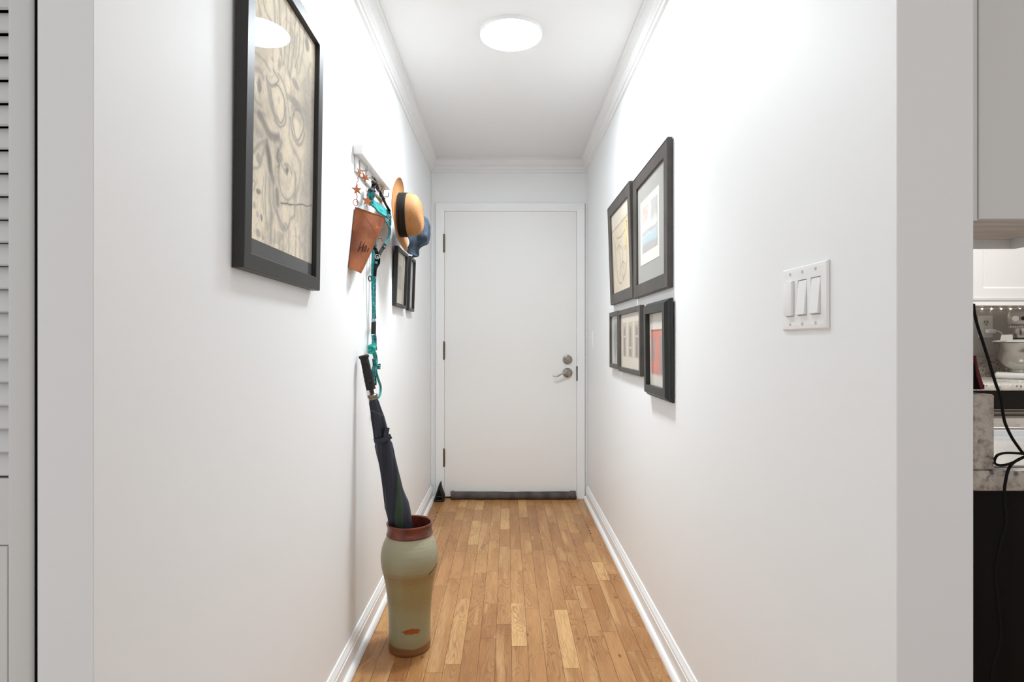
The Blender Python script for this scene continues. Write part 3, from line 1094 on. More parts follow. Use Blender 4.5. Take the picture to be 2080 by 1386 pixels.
def star(center, R, nrm, rot, thick=0.0016):
    nrm = Vector(nrm).normalized()
    e1 = Vector((0, 0, 1)).cross(nrm).normalized()
    e2 = nrm.cross(e1)
    m = MB()
    pts = []
    for k in range(10):
        a = PI / 2 + rot + k * PI / 5
        r = R if k % 2 == 0 else R * 0.42
        pts.append((math.cos(a) * r, math.sin(a) * r))
    n = 10
    C = Vector(center)
    vs = [C + e1 * a + e2 * b + nrm * (-thick / 2) for a, b in pts] + [C + e1 * a + e2 * b + nrm * (thick / 2) for a, b in pts] + [C + nrm * (thick / 2 + R * 0.10)]
    fs = [list(range(n))[::-1]] + [[i, (i + 1) % n, n + (i + 1) % n, n + i] for i in range(n)] + [[n + i, n + (i + 1) % n, 2 * n] for i in range(n)]
    return m.add(vs, fs)


def tilt_to(p):
    return (-p[0] * 0.8 + 0.25, -p[1], 0.05)


# garland wire: two strands up to the hook
WX = XL + 0.030
gl = MB()
left = [PX(725.2, 413, XL + 0.022), PX(725, 404, XL + 0.024), PX(724, 385, XL + 0.026), PX(726.5, 366, XL + 0.028), PX(730.5, 348, XL + 0.031)]
right = [PX(731, 348, XL + 0.031), PX(737, 350, XL + 0.036), PX(743, 373, XL + 0.045), PX(745.5, 392, XL + 0.06), PX(746, 410, XL + 0.066), PX(746.5, 428, XL + 0.076)]
pts = crom(left, 10)
gl.tube([p + Vector((0.0018 * math.sin(i * 1.1), 0.0018 * math.cos(i * 1.1), 0)) for i, p in enumerate(pts)], 0.0013, 6)
pts = crom(right, 10)
gl.tube([p + Vector((0.0018 * math.sin(i * 1.1), 0.0018 * math.cos(i * 1.1), 0)) for i, p in enumerate(pts)], 0.0013, 6)
gl.tube([PX(731, 349, XL + 0.031), PX(731, 345.5, XL + 0.0305)], 0.0013, 6)
# trailing tail over the face of the cone
P = [on_cone(745, 440, 0.003), on_cone(748, 450, 0.004), on_cone(753, 458, 0.004), on_cone(758, 464, 0.004)]
gl.tube(crom(P, 6), 0.0014, 6)
P = [on_cone(735.5, 432.5, 0.002), on_cone(740.5, 438, 0.003), on_cone(740.5, 446, 0.002)]
gl.tube(crom(P, 6), 0.0012, 6)
gl.build('wire_hanger', M_RUSTD, wp)
# ring at the rim
rg = PX(722.5, 411.5, XL + 0.020)
pts = [rg + Vector((0.0065 * math.cos(t), 0.006 * math.cos(t), 0.0105 * math.sin(t))) for t in np.linspace(0, 2 * PI, 25)]
MB().tube(pts, 0.0012, 6).build('ring', M_RUSTD, wp)
for (u, v, xo, R_, rot) in ((725.0, 385.5, 0.030, 0.0185, 0.1), (741.5, 361.0, 0.046, 0.0175, 0.5), (730.0, 350.0, 0.038, 0.0150, -0.5), (746.0, 408.5, 0.070, 0.0200, -0.15)):
    p = PX(u, v, XL + xo)
    fx = 0.55 if u == 730.0 else 1.0
    star(p, R_, (-p.x * fx + 0.10, -p.y * 0.45, 0.1) if u != 730.0 else (-p.x * 1.8, -p.y * 0.22, 0.0), rot).build('star', M_STAR, wp)
p = on_cone(762.5, 466.5, 0.008)
star(p, 0.0190, (-p.x + 0.1, -p.y * 0.45, 0.05), 0.12).build('star', M_STAR, wp)

# ================================================================== dog harness
hz = lambda x, y, X: PX(740 + x / 8.15, 360 + y / 8.15, X)
dh = thing('dog_harness', 'teal dog harness with black straps and buckles hanging behind the rusty pocket', 'dog harness', (-0.495, 2.19, H + 0.33))
XH = -0.492
m = MB()
pts = crom([hz(105, 215, XH), hz(100, 300, XH), hz(130, 400, XH), hz(205, 490, XH), hz(300, 560, XH + 0.008), hz(385, 610, XH + 0.016), hz(430, 630, XH + 0.022)], 8)
m.strap(pts, lerps([0.017, 0.026, 0.035, 0.039, 0.037, 0.034, 0.029], len(pts)), 0.007, (0.35, -1, 0.1))
pad = m.build('padded_band', M_TEAL, dh)
m = MB()
for k in (-1, 1):
    pp = []
    for i, q in enumerate(pts):
        t = (pts[min(i + 1, len(pts) - 1)] - pts[max(i - 1, 0)]).normalized()
        sd = t.cross(Vector((0.35, -1, 0.1))).normalized()
        w = lerps([0.017, 0.026, 0.035, 0.039, 0.037, 0.034, 0.029], len(pts))[i]
        pp.append(q + sd * k * w * 0.46 + Vector((0.001, -0.003, 0)))
    m.tube(pp, 0.0022, 6)
m.tube([q + Vector((0.002, -0.005, -0.003)) for q in pts], 0.0018, 6)
m.build('edge_binding', M_TEALD, pad)
# black top strap and its buckles
m = MB()
m.strap(crom([hz(180, 95, XH), hz(160, 140, XH), hz(132, 215, XH - 0.001)], 5), 0.0155, 0.004, (0.35, -1, 0.1))
m.build('strap', M_WEB, dh)
for (x0, y0, x1, y1, w) in ((195, 105, 145, 85, 0.019), (165, 225, 100, 215, 0.017)):
    b0, b1 = hz(x0, y0, XH + 0.003), hz(x1, y1, XH + 0.003)
    m = MB()
    m.strap([b0, b0.lerp(b1, 0.5) + Vector((0, -0.004, 0.002)), b1], 0.013, 0.009, (0.35, -1, 0.1))
    m.build('buckle', mat('black plastic', (24, 24, 25), 0.4), dh)
# strap that loops over the hook
m = MB()
pts = crom([PX(757, 359, XL + 0.033), hz(165, 30, XL + 0.036), hz(195, 90, XH + 0.004), hz(215, 160, XH + 0.004), hz(250, 230, XH + 0.006), hz(300, 330, XH + 0.010), hz(350, 440, XH + 0.014), hz(400, 530, XH + 0.018), hz(425, 575, XH + 0.020)], 6)
m.strap(pts, lerps([0.004, 0.005, 0.008, 0.013, 0.014, 0.013, 0.010, 0.013, 0.014], len(pts)), 0.004, (0.5, -1, 0.2))
m.build('strap', M_WEB, dh)
m = MB()
m.strap(crom([hz(200, 165, XH + 0.006), hz(232, 215, XH + 0.012), hz(262, 250, XH + 0.010), hz(280, 320, XH + 0.014), hz(330, 350, XH + 0.012)], 6), 0.011, 0.004, (0.2, -1, 0.6))
m.build('strap', M_WEB, dh)
pts = [hz(280 + 26 * math.cos(t) - 18 * math.sin(t), 215 + 45 * math.sin(t), XH + 0.010) for t in np.linspace(0, 2 * PI, 25)]
MB().tube(pts, 0.0012, 6).build('ring', M_NICKEL, dh)
# round badge
c = hz(408, 660, XH + 0.026)
m = MB().lathe([(0.0, 0.0), (0.0105, 0.0), (0.0105, 0.003), (0.0, 0.0035)], c + Vector((0, -0.004, 0)), (0.75, -1, 0.05), 24, caps=(False, False))
bd = m.build('badge', mat('badge navy', (24, 62, 72), 0.5), dh)
m = MB()
ax = Vector((0.75, -1, 0.05)).normalized()
e1 = Vector((0, 0, 1)).cross(ax).normalized(); e2 = ax.cross(e1)
pts = [c + Vector((0, -0.004, 0)) + ax * 0.0035 + (e1 * math.cos(t) + e2 * math.sin(t)) * 0.0072 for t in np.linspace(0.6, 5.6, 24)]
m.tube(pts, 0.0009, 6)
m.tube([c + Vector((0, -0.004, 0)) + ax * 0.0037 + e1 * a + e2 * b for a, b in ((-0.003, -0.003), (0.0, 0.001), (0.003, -0.001), (0.001, 0.004))], 0.0009, 6)
m.build('badge_mark', mat('badge pale', (120, 190, 192), 0.5), bd)
# thin lower teal strap
m = MB()
pts = crom([hz(310, 665, XH + 0.016), hz(370, 730, XH + 0.020), hz(412, 820, XH + 0.022), hz(420, 920, XH + 0.022), hz(385, 1030, XH + 0.016), hz(345, 1110, XH + 0.010)], 7)
m.strap(pts, lerps([0.010, 0.014, 0.013, 0.011, 0.010, 0.010], len(pts)), 0.004, (0.75, -1, 0.1))
m.build('strap', mat('faded teal webbing', (70, 128, 134), 0.75, spec=0.2, build=mottled((52, 110, 118), (92, 150, 152), 40, 3)), dh)
m = MB()
pts = crom([hz(412, 640, XH + 0.022), hz(425, 720, XH + 0.024), hz(425, 800, XH + 0.024)], 6)
m.strap(pts, 0.011, 0.004, (0.75, -1, 0.1))
m.build('strap', M_TEAL, dh)
# lower black straps meeting in the ring
m = MB()
m.strap(crom([hz(110, 1085, XH - 0.004), hz(150, 1145, XH), hz(195, 1225, XH + 0.003), hz(220, 1290, XH + 0.004)], 6), 0.0145, 0.004, (0.5, -1, 0.1))
m.build('strap', M_WEB, dh)
m = MB()
m.strap(crom([hz(345, 1105, XH + 0.012), hz(310, 1170, XH + 0.011), hz(265, 1240, XH + 0.008), hz(235, 1310, XH + 0.005)], 6), 0.0135, 0.004, (0.5, -1, 0.1))
m.build('strap', M_WEB, dh)
for (x, y, ang) in ((180, 1190, 0.5), (310, 1180, -0.6)):
    c = hz(x, y, XH + 0.011)
    m = MB()
    m.box(-0.010, 0.010, -0.004, 0.003, -0.006, 0.006, 0.0028, 3, M=Matrix.Translation(c) @ Matrix.Rotation(-0.4, 4, 'Z') @ Matrix.Rotation(ang, 4, 'Y'))
    m.build('strap_adjuster', MATS['black plastic'], dh)
c = hz(218, 1315, XH + 0.010)
pts = [c + Vector((0.0092 * math.cos(t), -0.004 * math.cos(t), 0.0082 * math.sin(t))) for t in np.linspace(0, 2 * PI, 29)]
MB().tube(pts, 0.0018, 8).build('ring', M_STEEL, dh)
m = MB()
m.strap(crom([hz(222, 1335, XH + 0.004), hz(212, 1420, XH), hz(185, 1520, XH - 0.004), hz(178, 1640, XH - 0.006)], 6), [*lerps([0.020, 0.022, 0.011, 0.010], 19)], 0.0045, (0.5, -1, 0.1))
tb = m.build('tab', M_WEB, dh)
m = MB()
m.strap([hz(200, 1395, XH + 0.006), hz(192, 1430, XH + 0.005)], 0.010, 0.002, (0.5, -1, 0.1))
m.build('stitched_mark', M_TEAL, tb)

# wire letter hanging by the star
wl = MB()
for st in ([(-0.011, -0.017), (0.001, 0.016)], [(0.001, 0.016), (0.012, -0.017)], [(-0.006, -0.004), (0.007, -0.004)], [(0.001, 0.016), (-0.002, 0.024), (-0.006, 0.03), (-0.012, 0.036)]):
    c = hz(255, 1000, -0.478)
    wl.tube([c + Vector((a, a * -0.25, b)) for a, b in st], 0.0011, 6)
wl.build('wire_letter', mat('grey wire', (120, 116, 114), 0.4, 0.8), wp)

# ================================================================== leash
lz = lambda x, y, X: PX(690 + x / 3.85, 480 + y / 3.85, X)
TEALC, PURP, MINT = (46, 146, 146), (104, 92, 112), (96, 190, 180)


def rope_col(seed, ca=TEALC, cb=PURP, share=0.3):
    def f(i, j):
        k = (j * 2 + i) % 8
        h = math.sin(i * 12.98 + j * 3.1 + seed) * 4375.5
        h -= math.floor(h)
        if k in (0, 1) and h < share * 2.2:
            return cb
        if h > 0.9:
            return MINT
        return ca
    return f


ls = thing('dog_leash', 'teal rope dog leash with knots and black sleeve hanging beside the umbrella handle', 'leash', (-0.505, 2.17, H))
XR1 = -0.508
m = MB()
pts = crom([PX(758.5, 446, XR1), PX(758.0, 470, XR1), PX(757.3, 520, XR1), lz(256, 240, XR1), lz(256, 330, XR1), lz(258, 450, XR1), lz(262, 560, XR1), lz(262, 645, XR1)], 14)
m.tube(pts, 0.0052, 8, colf=rope_col(1, TEALC, PURP, 0.16))
m.build('rope', M_TINT, ls)
m = MB()
pts = crom([PX(758.5, 446, XR1), PX(761, 458, XR1), PX(763, 510, XR1), lz(277, 220, XR1), lz(276, 330, XR1), lz(274, 450, XR1), lz(272, 560, XR1), lz(276, 645, XR1)], 14)
m.tube(pts, 0.0052, 8, colf=rope_col(2, (56, 126, 132), PURP, 0.42))
m.build('rope', M_TINT, ls)
m = MB()
for k in range(9):
    a = k * 0.7
    m.tube(crom([lz(262 + 8 * math.cos(a), 640, XR1 + 0.004), lz(264 + 14 * math.cos(a), 655, XR1 + 0.004 * math.sin(a)), lz(266 + 16 * math.cos(a + 1), 672, XR1 + 0.005 * math.sin(a))], 4), 0.0012, 5)
m.build('frayed_end', mat('frayed rope', (108, 140, 142), 0.9), ls)
m = MB()
p0, p1 = lz(267, 668, XR1), lz(264, 772, XR1)
ax = (p1 - p0)
m.lathe([(0.0085, 0), (0.0092, 0.002), (0.0092, ax.length - 0.002), (0.0085, ax.length)], p0, ax, 16)
m.build('sleeve', mat('black tape', (26, 24, 22), 0.6), ls)
m = MB()
pts = crom([lz(258, 770, XR1), lz(262, 810, XR1), lz(262, 850, XR1), lz(266, 890, XR1)], 8)
m.tube(pts, 0.0058, 8, colf=rope_col(3, (56, 140, 142), MINT, 0.3))
m.tube([p + Vector((0.0085, 0, 0)) for p in pts], 0.005, 8, colf=rope_col(4, (48, 110, 118), PURP, 0.4))
m.build('rope', M_TINT, ls)
# the big knot: three wraps
kc = lz(252, 880, XR1 + 0.004)
m = MB()
pts = []
for t in np.linspace(0, 6 * PI, 70):
    pts.append(kc + Vector((0.0105 * math.cos(t), 0.011 * math.sin(t), 0.014 - 0.0047 * t / PI + 0.003 * math.sin(t + 0.6))))
m.tube(pts, 0.0058, 8, colf=rope_col(5, (42, 160, 150), MINT, 0.3))
pts = crom([kc + Vector(p) for p in ((-0.010, -0.008, 0.004), (-0.002, -0.016, 0.010), (0.009, -0.013, 0.004), (0.010, -0.008, -0.012))], 6)
m.tube(pts, 0.0055, 8, colf=rope_col(6, (42, 160, 150), MINT, 0.3))
m.build('knot', M_TINT, ls)
m = MB()
pts = crom([lz(262, 905, XR1 + 0.004), lz(272, 950, XR1 + 0.006), lz(282, 1000, XR1 + 0.006), lz(284, 1050, XR1 + 0.006), lz(298, 1110, XR1 + 0.008), lz(318, 1170, XR1 + 0.010), lz(318, 1220, XR1 + 0.010), lz(305, 1258, XR1 + 0.008), lz(290, 1262, XR1 + 0.004)], 8)
m.tube(pts, 0.0050, 8, colf=rope_col(7, (52, 150, 146), PURP, 0.2))
m.tube([p for p in crom([lz(276, 905, XR1), lz(286, 950, XR1), lz(290, 990, XR1 + 0.004), lz(276, 1040, XR1 + 0.004), lz(268, 1110, XR1), lz(272, 1150, XR1)], 8)], 0.0050, 8, colf=rope_col(8, (58, 142, 142), PURP, 0.2))
m.tube(crom([lz(262, 960, XR1 - 0.002), lz(266, 1010, XR1 - 0.002), lz(256, 1060, XR1), lz(268, 1130, XR1)], 8), 0.0044, 8, colf=rope_col(9, (46, 104, 108), PURP, 0.2))
m.build('loop', M_TINT, ls)
k2 = lz(300, 1018, XR1 + 0.006)
m = MB()
pts = [k2 + Vector((0.006 * math.cos(t), 0.006 * math.sin(t), 0.006 - 0.0035 * t / PI)) for t in np.linspace(0, 4 * PI, 36)]
m.tube(pts, 0.0045, 8, colf=rope_col(10, (42, 116, 112), PURP, 0.2))
m.build('knot', M_TINT, ls)
cb = lz(236, 332, XR1 + 0.001)
pts = [cb + Vector((0.0035 * math.cos(t), 0.006 * math.cos(t), 0.010 * math.sin(t))) for t in np.linspace(0, 2 * PI, 25)]
MB().tube(pts, 0.0018, 6).build('clip', M_WEB, ls)
m = MB()
m.strap(crom([lz(276, 1090, XR1 - 0.004), lz(280, 1130, XR1 - 0.004), lz(280, 1165, XR1 - 0.004)], 4), 0.008, 0.003, (0.3, -1, 0))
m.build('tail_end', M_WEB, ls)


# ================================================================== hats
def straw_nodes(nt, b):
    n = nd(nt, 'ShaderNodeTexNoise', Scale=14.0, Detail=5.0)
    nt.links.new(coords(nt), n.inputs['Vector'])
    w = nd(nt, 'ShaderNodeTexVoronoi', Scale=430.0)
    nt.links.new(coords(nt, (1.0, 0.45, 1.0)), w.inputs['Vector'])
    r = ramp(nt, [(0.0, (198, 148, 98)), (0.5, (180, 128, 80)), (0.9, (128, 82, 44))])
    nt.links.new(w.outputs['Distance'], r.inputs['Fac'])
    r2 = ramp(nt, [(0.3, (172, 122, 76)), (0.7, (200, 150, 102))])
    nt.links.new(n.outputs['Fac'], r2.inputs['Fac'])
    mx = nd(nt, 'ShaderNodeMix', data_type='RGBA')
    mx.inputs[0].default_value = 0.45
    nt.links.new(r.outputs['Color'], mx.inputs[6])
    nt.links.new(r2.outputs['Color'], mx.inputs[7])
    nt.links.new(mx.outputs[2], b.inputs['Base Color'])
    bump(nt, b, w.outputs['Distance'], 0.35, 0.001)


M_STRAW = mat('woven straw', (206, 154, 92), 0.65, spec=0.3, build=straw_nodes)


def hat_frame(C, ax):
    ax = Vector(ax).normalized()
    e2 = Vector((0, 0, 1))
    e1 = e2.cross(ax).normalized()               # sideways
    e2 = ax.cross(e1)

    def f(r, w, t):
        return C + ax * w + e1 * (math.cos(t) * r) + e2 * (math.sin(t) * r)
    return f


HC = Vector((-0.459, 2.42, H + 0.536))
F = hat_frame(HC, (1, 0.0, 0))
hat = thing('straw_hat', 'golden straw hat with black band hanging past the end of the rail', 'hat', (XL, 2.42, H + 0.536))


def brim_w(r, t):
    e = max(0.0, (r - 0.085) / 0.066)
    s = math.sin(t)
    w = 0.036 * e ** 1.6 * max(0, -s) ** 1.5 + 0.024 * e ** 3 * max(0, s) ** 2
    w += 0.004 * e * math.cos(2 * t) - 0.006 * e * max(0, s)
    return w


m = MB()
NT = 72
ringsT, ringsB = [], []
for r in np.linspace(0.082, 0.150, 12):
    ringsT.append([F(r * (1 + 0.02 * math.sin(t) ** 2), brim_w(r, t), t) for t in np.linspace(0, 2 * PI, NT, endpoint=False)])
    ringsB.append([F(r * (1 + 0.02 * math.sin(t) ** 2), brim_w(r, t) - 0.0022, t) for t in np.linspace(0, 2 * PI, NT, endpoint=False)])
m.rings(ringsT + ringsB[::-1], True, (False, False))
m.build('brim', M_STRAW, hat)
m = MB()
prof = [(0.0855, -0.001), (0.0855, 0.040), (0.0840, 0.064), (0.080, 0.082), (0.073, 0.096), (0.062, 0.104), (0.048, 0.107), (0.030, 0.106), (0.012, 0.104)]
R = []
for i, (r, w) in enumerate(prof):
    ring = []
    for t in np.linspace(0, 2 * PI, NT, endpoint=False):
        q = min(1, w / 0.115)
        rr = r * (1 + 0.05 * math.sin(t) ** 2) * (1 - 0.10 * q * max(0, math.cos(t)) ** 2)
        ww = w - 0.010 * q * q * (1 + 0.8 * math.sin(t)) * (1 if r > 0.04 else 1.3) * 0.7
        ww -= 0.012 * q ** 3 * math.exp(-((math.cos(t) * r) / 0.018) ** 2)
        ring.append(F(rr, ww, t))
    R.append(ring)
m.rings(R, True, (False, True))
m.build('crown', M_STRAW, hat, angle=60)
m = MB()
bR = []
for (r, w) in ((0.0858, 0.0075), (0.0878, 0.0075), (0.0878, 0.0175), (0.0868, 0.0182), (0.0868, 0.019), (0.0880, 0.0196), (0.0880, 0.030), (0.0870, 0.0306), (0.0870, 0.0314), (0.0878, 0.032), (0.0874, 0.042), (0.0855, 0.042)):
    bR.append([F(r * (1 + 0.05 * math.sin(t) ** 2) * (1 - 0.10 * w / 0.115 * max(0, math.cos(t)) ** 2), w, t) for t in np.linspace(0, 2 * PI, NT, endpoint=False)])
m.rings(bR, True, (False, False))
m.build('hat_band', mat('black ribbon', (24, 27, 29), 0.6, spec=0.3), hat, angle=25)

DC = Vector((-0.464, 2.682, H + 0.516))
F2 = hat_frame(DC, (1, 0.0, 0.0))


def denim_nodes(nt, b):
    n = nd(nt, 'ShaderNodeTexNoise', Scale=26.0, Detail=6.0)
    nt.links.new(coords(nt), n.inputs['Vector'])
    r = ramp(nt, [(0.3, (56, 68, 82)), (0.55, (82, 96, 112)), (0.8, (118, 129, 142))])
    nt.links.new(n.outputs['Fac'], r.inputs['Fac'])
    nt.links.new(r.outputs['Color'], b.inputs['Base Color'])
    w = nd(nt, 'ShaderNodeTexNoise', Scale=420.0)
    nt.links.new(coords(nt), w.inputs['Vector'])
    bump(nt, b, w.outputs['Fac'], 0.25, 0.001)


M_DENIM = mat('blue denim', (92, 120, 154), 0.85, spec=0.1, build=denim_nodes)
dn = thing('denim_hat', 'soft blue denim bucket hat hanging behind the straw hat', 'hat', (XL, 2.665, H + 0.512))


def crumple(p, amp=0.010, s=28):
    n = mnoise.noise_vector(p * s)
    return p + n * amp


m = MB()
R = []
for (r, w) in ((0.080, 0.046), (0.075, 0.058), (0.070, 0.070), (0.0655, 0.084), (0.060, 0.093), (0.050, 0.098), (0.030, 0.100), (0.010, 0.100)):
    ring = []
    for t in np.linspace(0, 2 * PI, NT, endpoint=False):
        s = math.sin(t)
        fold = 0.012 * math.exp(-((s + 0.75) / 0.12) ** 2) * math.exp(-((w - 0.062) / 0.02) ** 2)
        ring.append(crumple(F2((r - fold) * (1.0 + 0.02 * s), w - 0.012 * max(0, -s) * (r > 0.06) * (w > 0.09), t), 0.006))
    R.append(ring)
m.rings(R, True, (False, True))
m.build('crown', M_DENIM, dn, angle=60)
m = MB()
ra, rb = [], []
for k in np.linspace(0, 1, 9):
    r = 0.079 + 0.044 * k
    w = 0.053 - 0.044 * k ** 0.8
    ta, tb_ = [], []
    for t in np.linspace(0, 2 * PI, NT, endpoint=False):
        s = math.sin(t)
        ww = w + (0.004 + 0.016 * max(0, -s)) * k * math.sin(7 * t + 1.2) + 0.024 * k * max(0, -s) ** 2
        rr = r + 0.004 * k * math.sin(5 * t)
        p = crumple(F2(rr, ww, t), 0.003)
        ta.append(p)
        tb_.append(p + Vector((-0.003, 0, 0)))
    ra.append(ta)
    rb.append(tb_)
m.rings(ra + rb[::-1], True, (False, False))
m.build('brim', M_DENIM, dn, angle=60)
m = MB()
for k in (0.45, 0.7, 0.9):
    pts = []
    for t in np.linspace(0, 2 * PI, 61):
        s = math.sin(t)
        pts.append(crumple(F2(0.0795 + 0.044 * k + 0.004 * k * math.sin(5 * t), 0.0542 - 0.044 * k ** 0.8 + (0.004 + 0.016 * max(0, -s)) * k * math.sin(7 * t + 1.2) + 0.024 * k * max(0, -s) ** 2, t), 0.003))
    m.tube(pts, 0.0007, 5)
m.build('stitching', mat('denim thread', (70, 92, 122), 0.9), dn)

# ================================================================== stoneware jar and umbrella
VX, VY = -0.348, 2.05


def jar_nodes(nt, b):
    tc = nt.nodes.new('ShaderNodeTexCoord')
    sx = nt.nodes.new('ShaderNodeSeparateXYZ')
    nt.links.new(tc.outputs['Object'], sx.inputs[0])
    n = nd(nt, 'ShaderNodeTexNoise', Scale=9.0, Detail=4.0)
    nt.links.new(coords(nt, (1, 1, 2.2)), n.inputs['Vector'])
    ma = nd(nt, 'ShaderNodeMath', operation='MULTIPLY_ADD')
    nt.links.new(n.outputs['Fac'], ma.inputs[0])
    ma.inputs[1].default_value = 0.02
    nt.links.new(sx.outputs['Z'], ma.inputs[2])
    mr = nd(nt, 'ShaderNodeMapRange')
    mr.inputs[1].default_value = 0.02
    mr.inputs[2].default_value = 0.435
    nt.links.new(ma.outputs[0], mr.inputs[0])
    r = ramp(nt, [(0.0, (136, 92, 58)), (0.040, (126, 84, 50)), (0.052, (148, 136, 98)), (0.12, (152, 148, 118)), (0.30, (154, 146, 110)), (0.42, (150, 134, 92)), (0.55, (154, 136, 92)), (0.64, (148, 122, 78)),
                  (0.70, (156, 148, 114)), (0.80, (162, 159, 130)), (0.95, (170, 167, 140)), (0.985, (160, 130, 102))])
    nt.links.new(mr.outputs[0], r.inputs['Fac'])
    # iron specks
    v = nd(nt, 'ShaderNodeTexVoronoi', Scale=42.0)
    nt.links.new(tc.outputs['Object'], v.inputs['Vector'])
    k = ramp(nt, [(0.07, (220, 220, 220)), (0.13, (0, 0, 0))])
    nt.links.new(v.outputs['Distance'], k.inputs['Fac'])
    v2 = nd(nt, 'ShaderNodeTexNoise', Scale=60.0, Detail=2.0)
    nt.links.new(tc.outputs['Object'], v2.inputs['Vector'])
    k2 = ramp(nt, [(0.50, (0, 0, 0)), (0.56, (255, 255, 255))])
    nt.links.new(v2.outputs['Fac'], k2.inputs['Fac'])
    mu = nd(nt, 'ShaderNodeMath', operation='MULTIPLY')
    nt.links.new(k.outputs['Color'], mu.inputs[0])
    nt.links.new(k2.outputs['Color'], mu.inputs[1])
    mx = nd(nt, 'ShaderNodeMix', data_type='RGBA')
    nt.links.new(mu.outputs[0], mx.inputs[0])
    nt.links.new(r.outputs['Color'], mx.inputs[6])
    mx.inputs[7].default_value = rgb(92, 62, 40)
    # bare clay patch low on the front
    geo = nd(nt, 'ShaderNodeVectorMath', operation='SUBTRACT')
    nt.links.new(tc.outputs['Object'], geo.inputs[0])
    geo.inputs[1].default_value = (0.0176, -0.069, 0.088)
    sc = nd(nt, 'ShaderNodeVectorMath', operation='MULTIPLY')
    nt.links.new(geo.outputs[0], sc.inputs[0])
    sc.inputs[1].default_value = (1 / 0.031, 1 / 0.06, 1 / 0.0105)
    sh = nd(nt, 'ShaderNodeVectorMath', operation='LENGTH')
    nt.links.new(sc.outputs[0], sh.inputs[0])
    nz = nd(nt, 'ShaderNodeTexNoise', Scale=70.0, Detail=6.0)
    nt.links.new(tc.outputs['Object'], nz.inputs['Vector'])
    ad = nd(nt, 'ShaderNodeMath', operation='MULTIPLY_ADD')
    nt.links.new(nz.outputs['Fac'], ad.inputs[0])
    ad.inputs[1].default_value = 1.4
    nt.links.new(sh.outputs['Value'], ad.inputs[2])
    pr = ramp(nt, [(0.80, (255, 255, 255)), (0.86, (0, 0, 0))])
    dv = nd(nt, 'ShaderNodeMath', operation='MULTIPLY')
    nt.links.new(ad.outputs[0], dv.inputs[0])
    dv.inputs[1].default_value = 0.5
    nt.links.new(dv.outputs[0], pr.inputs['Fac'])
    mx2 = nd(nt, 'ShaderNodeMix', data_type='RGBA')
    nt.links.new(pr.outputs['Color'], mx2.inputs[0])
    nt.links.new(mx.outputs[2], mx2.inputs[6])
    mx2.inputs[7].default_value = rgb(150, 78, 36)
    nt.links.new(mx2.outputs[2], b.inputs['Base Color'])
    wv = nd(nt, 'ShaderNodeTexNoise', Scale=1.0, Detail=2.0)
    nt.links.new(coords(nt, (0.5, 0.5, 90.0)), wv.inputs['Vector'])
    bump(nt, b, wv.outputs['Fac'], 0.22, 0.004)


M_JAR = mat('celadon stoneware', (158, 148, 116), 0.32, spec=0.45, build=jar_nodes)
M_RIM = mat('red brown glaze', (112, 50, 34), 0.22, spec=0.55, build=mottled((84, 36, 26), (128, 58, 38), 16, 4))
jar = thing('stoneware_jar', 'tall grey green stoneware jar with red brown rim standing on the oak floor', 'jar', (VX, VY, 0.0))
body = [(0.0, 0.0), (0.070, 0.0), (0.0735, 0.004), (0.0742, 0.014), (0.0735, 0.028), (0.0722, 0.058), (0.0735, 0.075), (0.0738, 0.10), (0.0750, 0.131), (0.0770, 0.162), (0.0792, 0.1926), (0.0822, 0.216),
        (0.0858, 0.2366), (0.0905, 0.258), (0.0952, 0.277), (0.0998, 0.297), (0.1018, 0.318), (0.1012, 0.338), (0.098, 0.358), (0.0925, 0.376), (0.0855, 0.392), (0.0810, 0.402), (0.0795, 0.408)]
inner = [(0.0715, 0.406), (0.080, 0.37), (0.090, 0.32), (0.086, 0.28), (0.070, 0.20), (0.064, 0.10), (0.062, 0.014), (0.0, 0.012)]
wob = lambda r, h, t, i: (r * (1 + 0.006 * math.sin(2 * t + 9 * h) + 0.004 * math.sin(40 * h)), h)
MB().lathe(body + inner, (VX, VY, 0), n=64, caps=(False, False), fn=wob).build('body', M_JAR, jar, angle=50)
MB().lathe([(0.0715, 0.400), (0.0815, 0.4045), (0.0825, 0.409), (0.0795, 0.413), (0.0785, 0.428), (0.0800, 0.438), (0.0825, 0.4445), (0.0815, 0.4475), (0.0780, 0.4480), (0.0740, 0.445), (0.0720, 0.430), (0.0710, 0.402)],
           (VX, VY, 0), n=64, caps=(False, False)).build('rim', M_RIM, jar)
# glaze crack on the shoulder
MB().tube(crom([Vector((VX + r * math.cos(a), VY + r * math.sin(a), z)) for r, a, z in ((0.1005, -0.70, 0.283), (0.0985, -0.56, 0.288), (0.1005, -0.36, 0.298), (0.1020, -0.20, 0.307))], 5),
          lerps([0.0009, 0.0014, 0.001, 0.0005], 16), 6).build('glaze_crack', mat('dark crack', (40, 28, 20), 0.7), jar)

# umbrella: handle up, leaning on the wall
um = thing('umbrella', 'folded navy and green umbrella standing handle up in the stoneware jar', 'umbrella', (-0.302, 2.07, 0.02))
UT, UBm = PY(738.5, 722, 2.015), PY(814, 1066, 2.045)
dirv = (UBm - UT).normalized()
UBot = UT + dirv * ((UT.z - 0.035) / -dirv.z)


def up(v):
    """point of the axis seen at photo height v"""
    k = (v - 722) / (1066 - 722)
    return UT.lerp(UBm, k)


def lat(origin, end, prof, n=24, **kw):
    ax = end - origin
    L = ax.length
    return MB().lathe([(r, h * L) for r, h in prof], origin, ax, n, **kw)


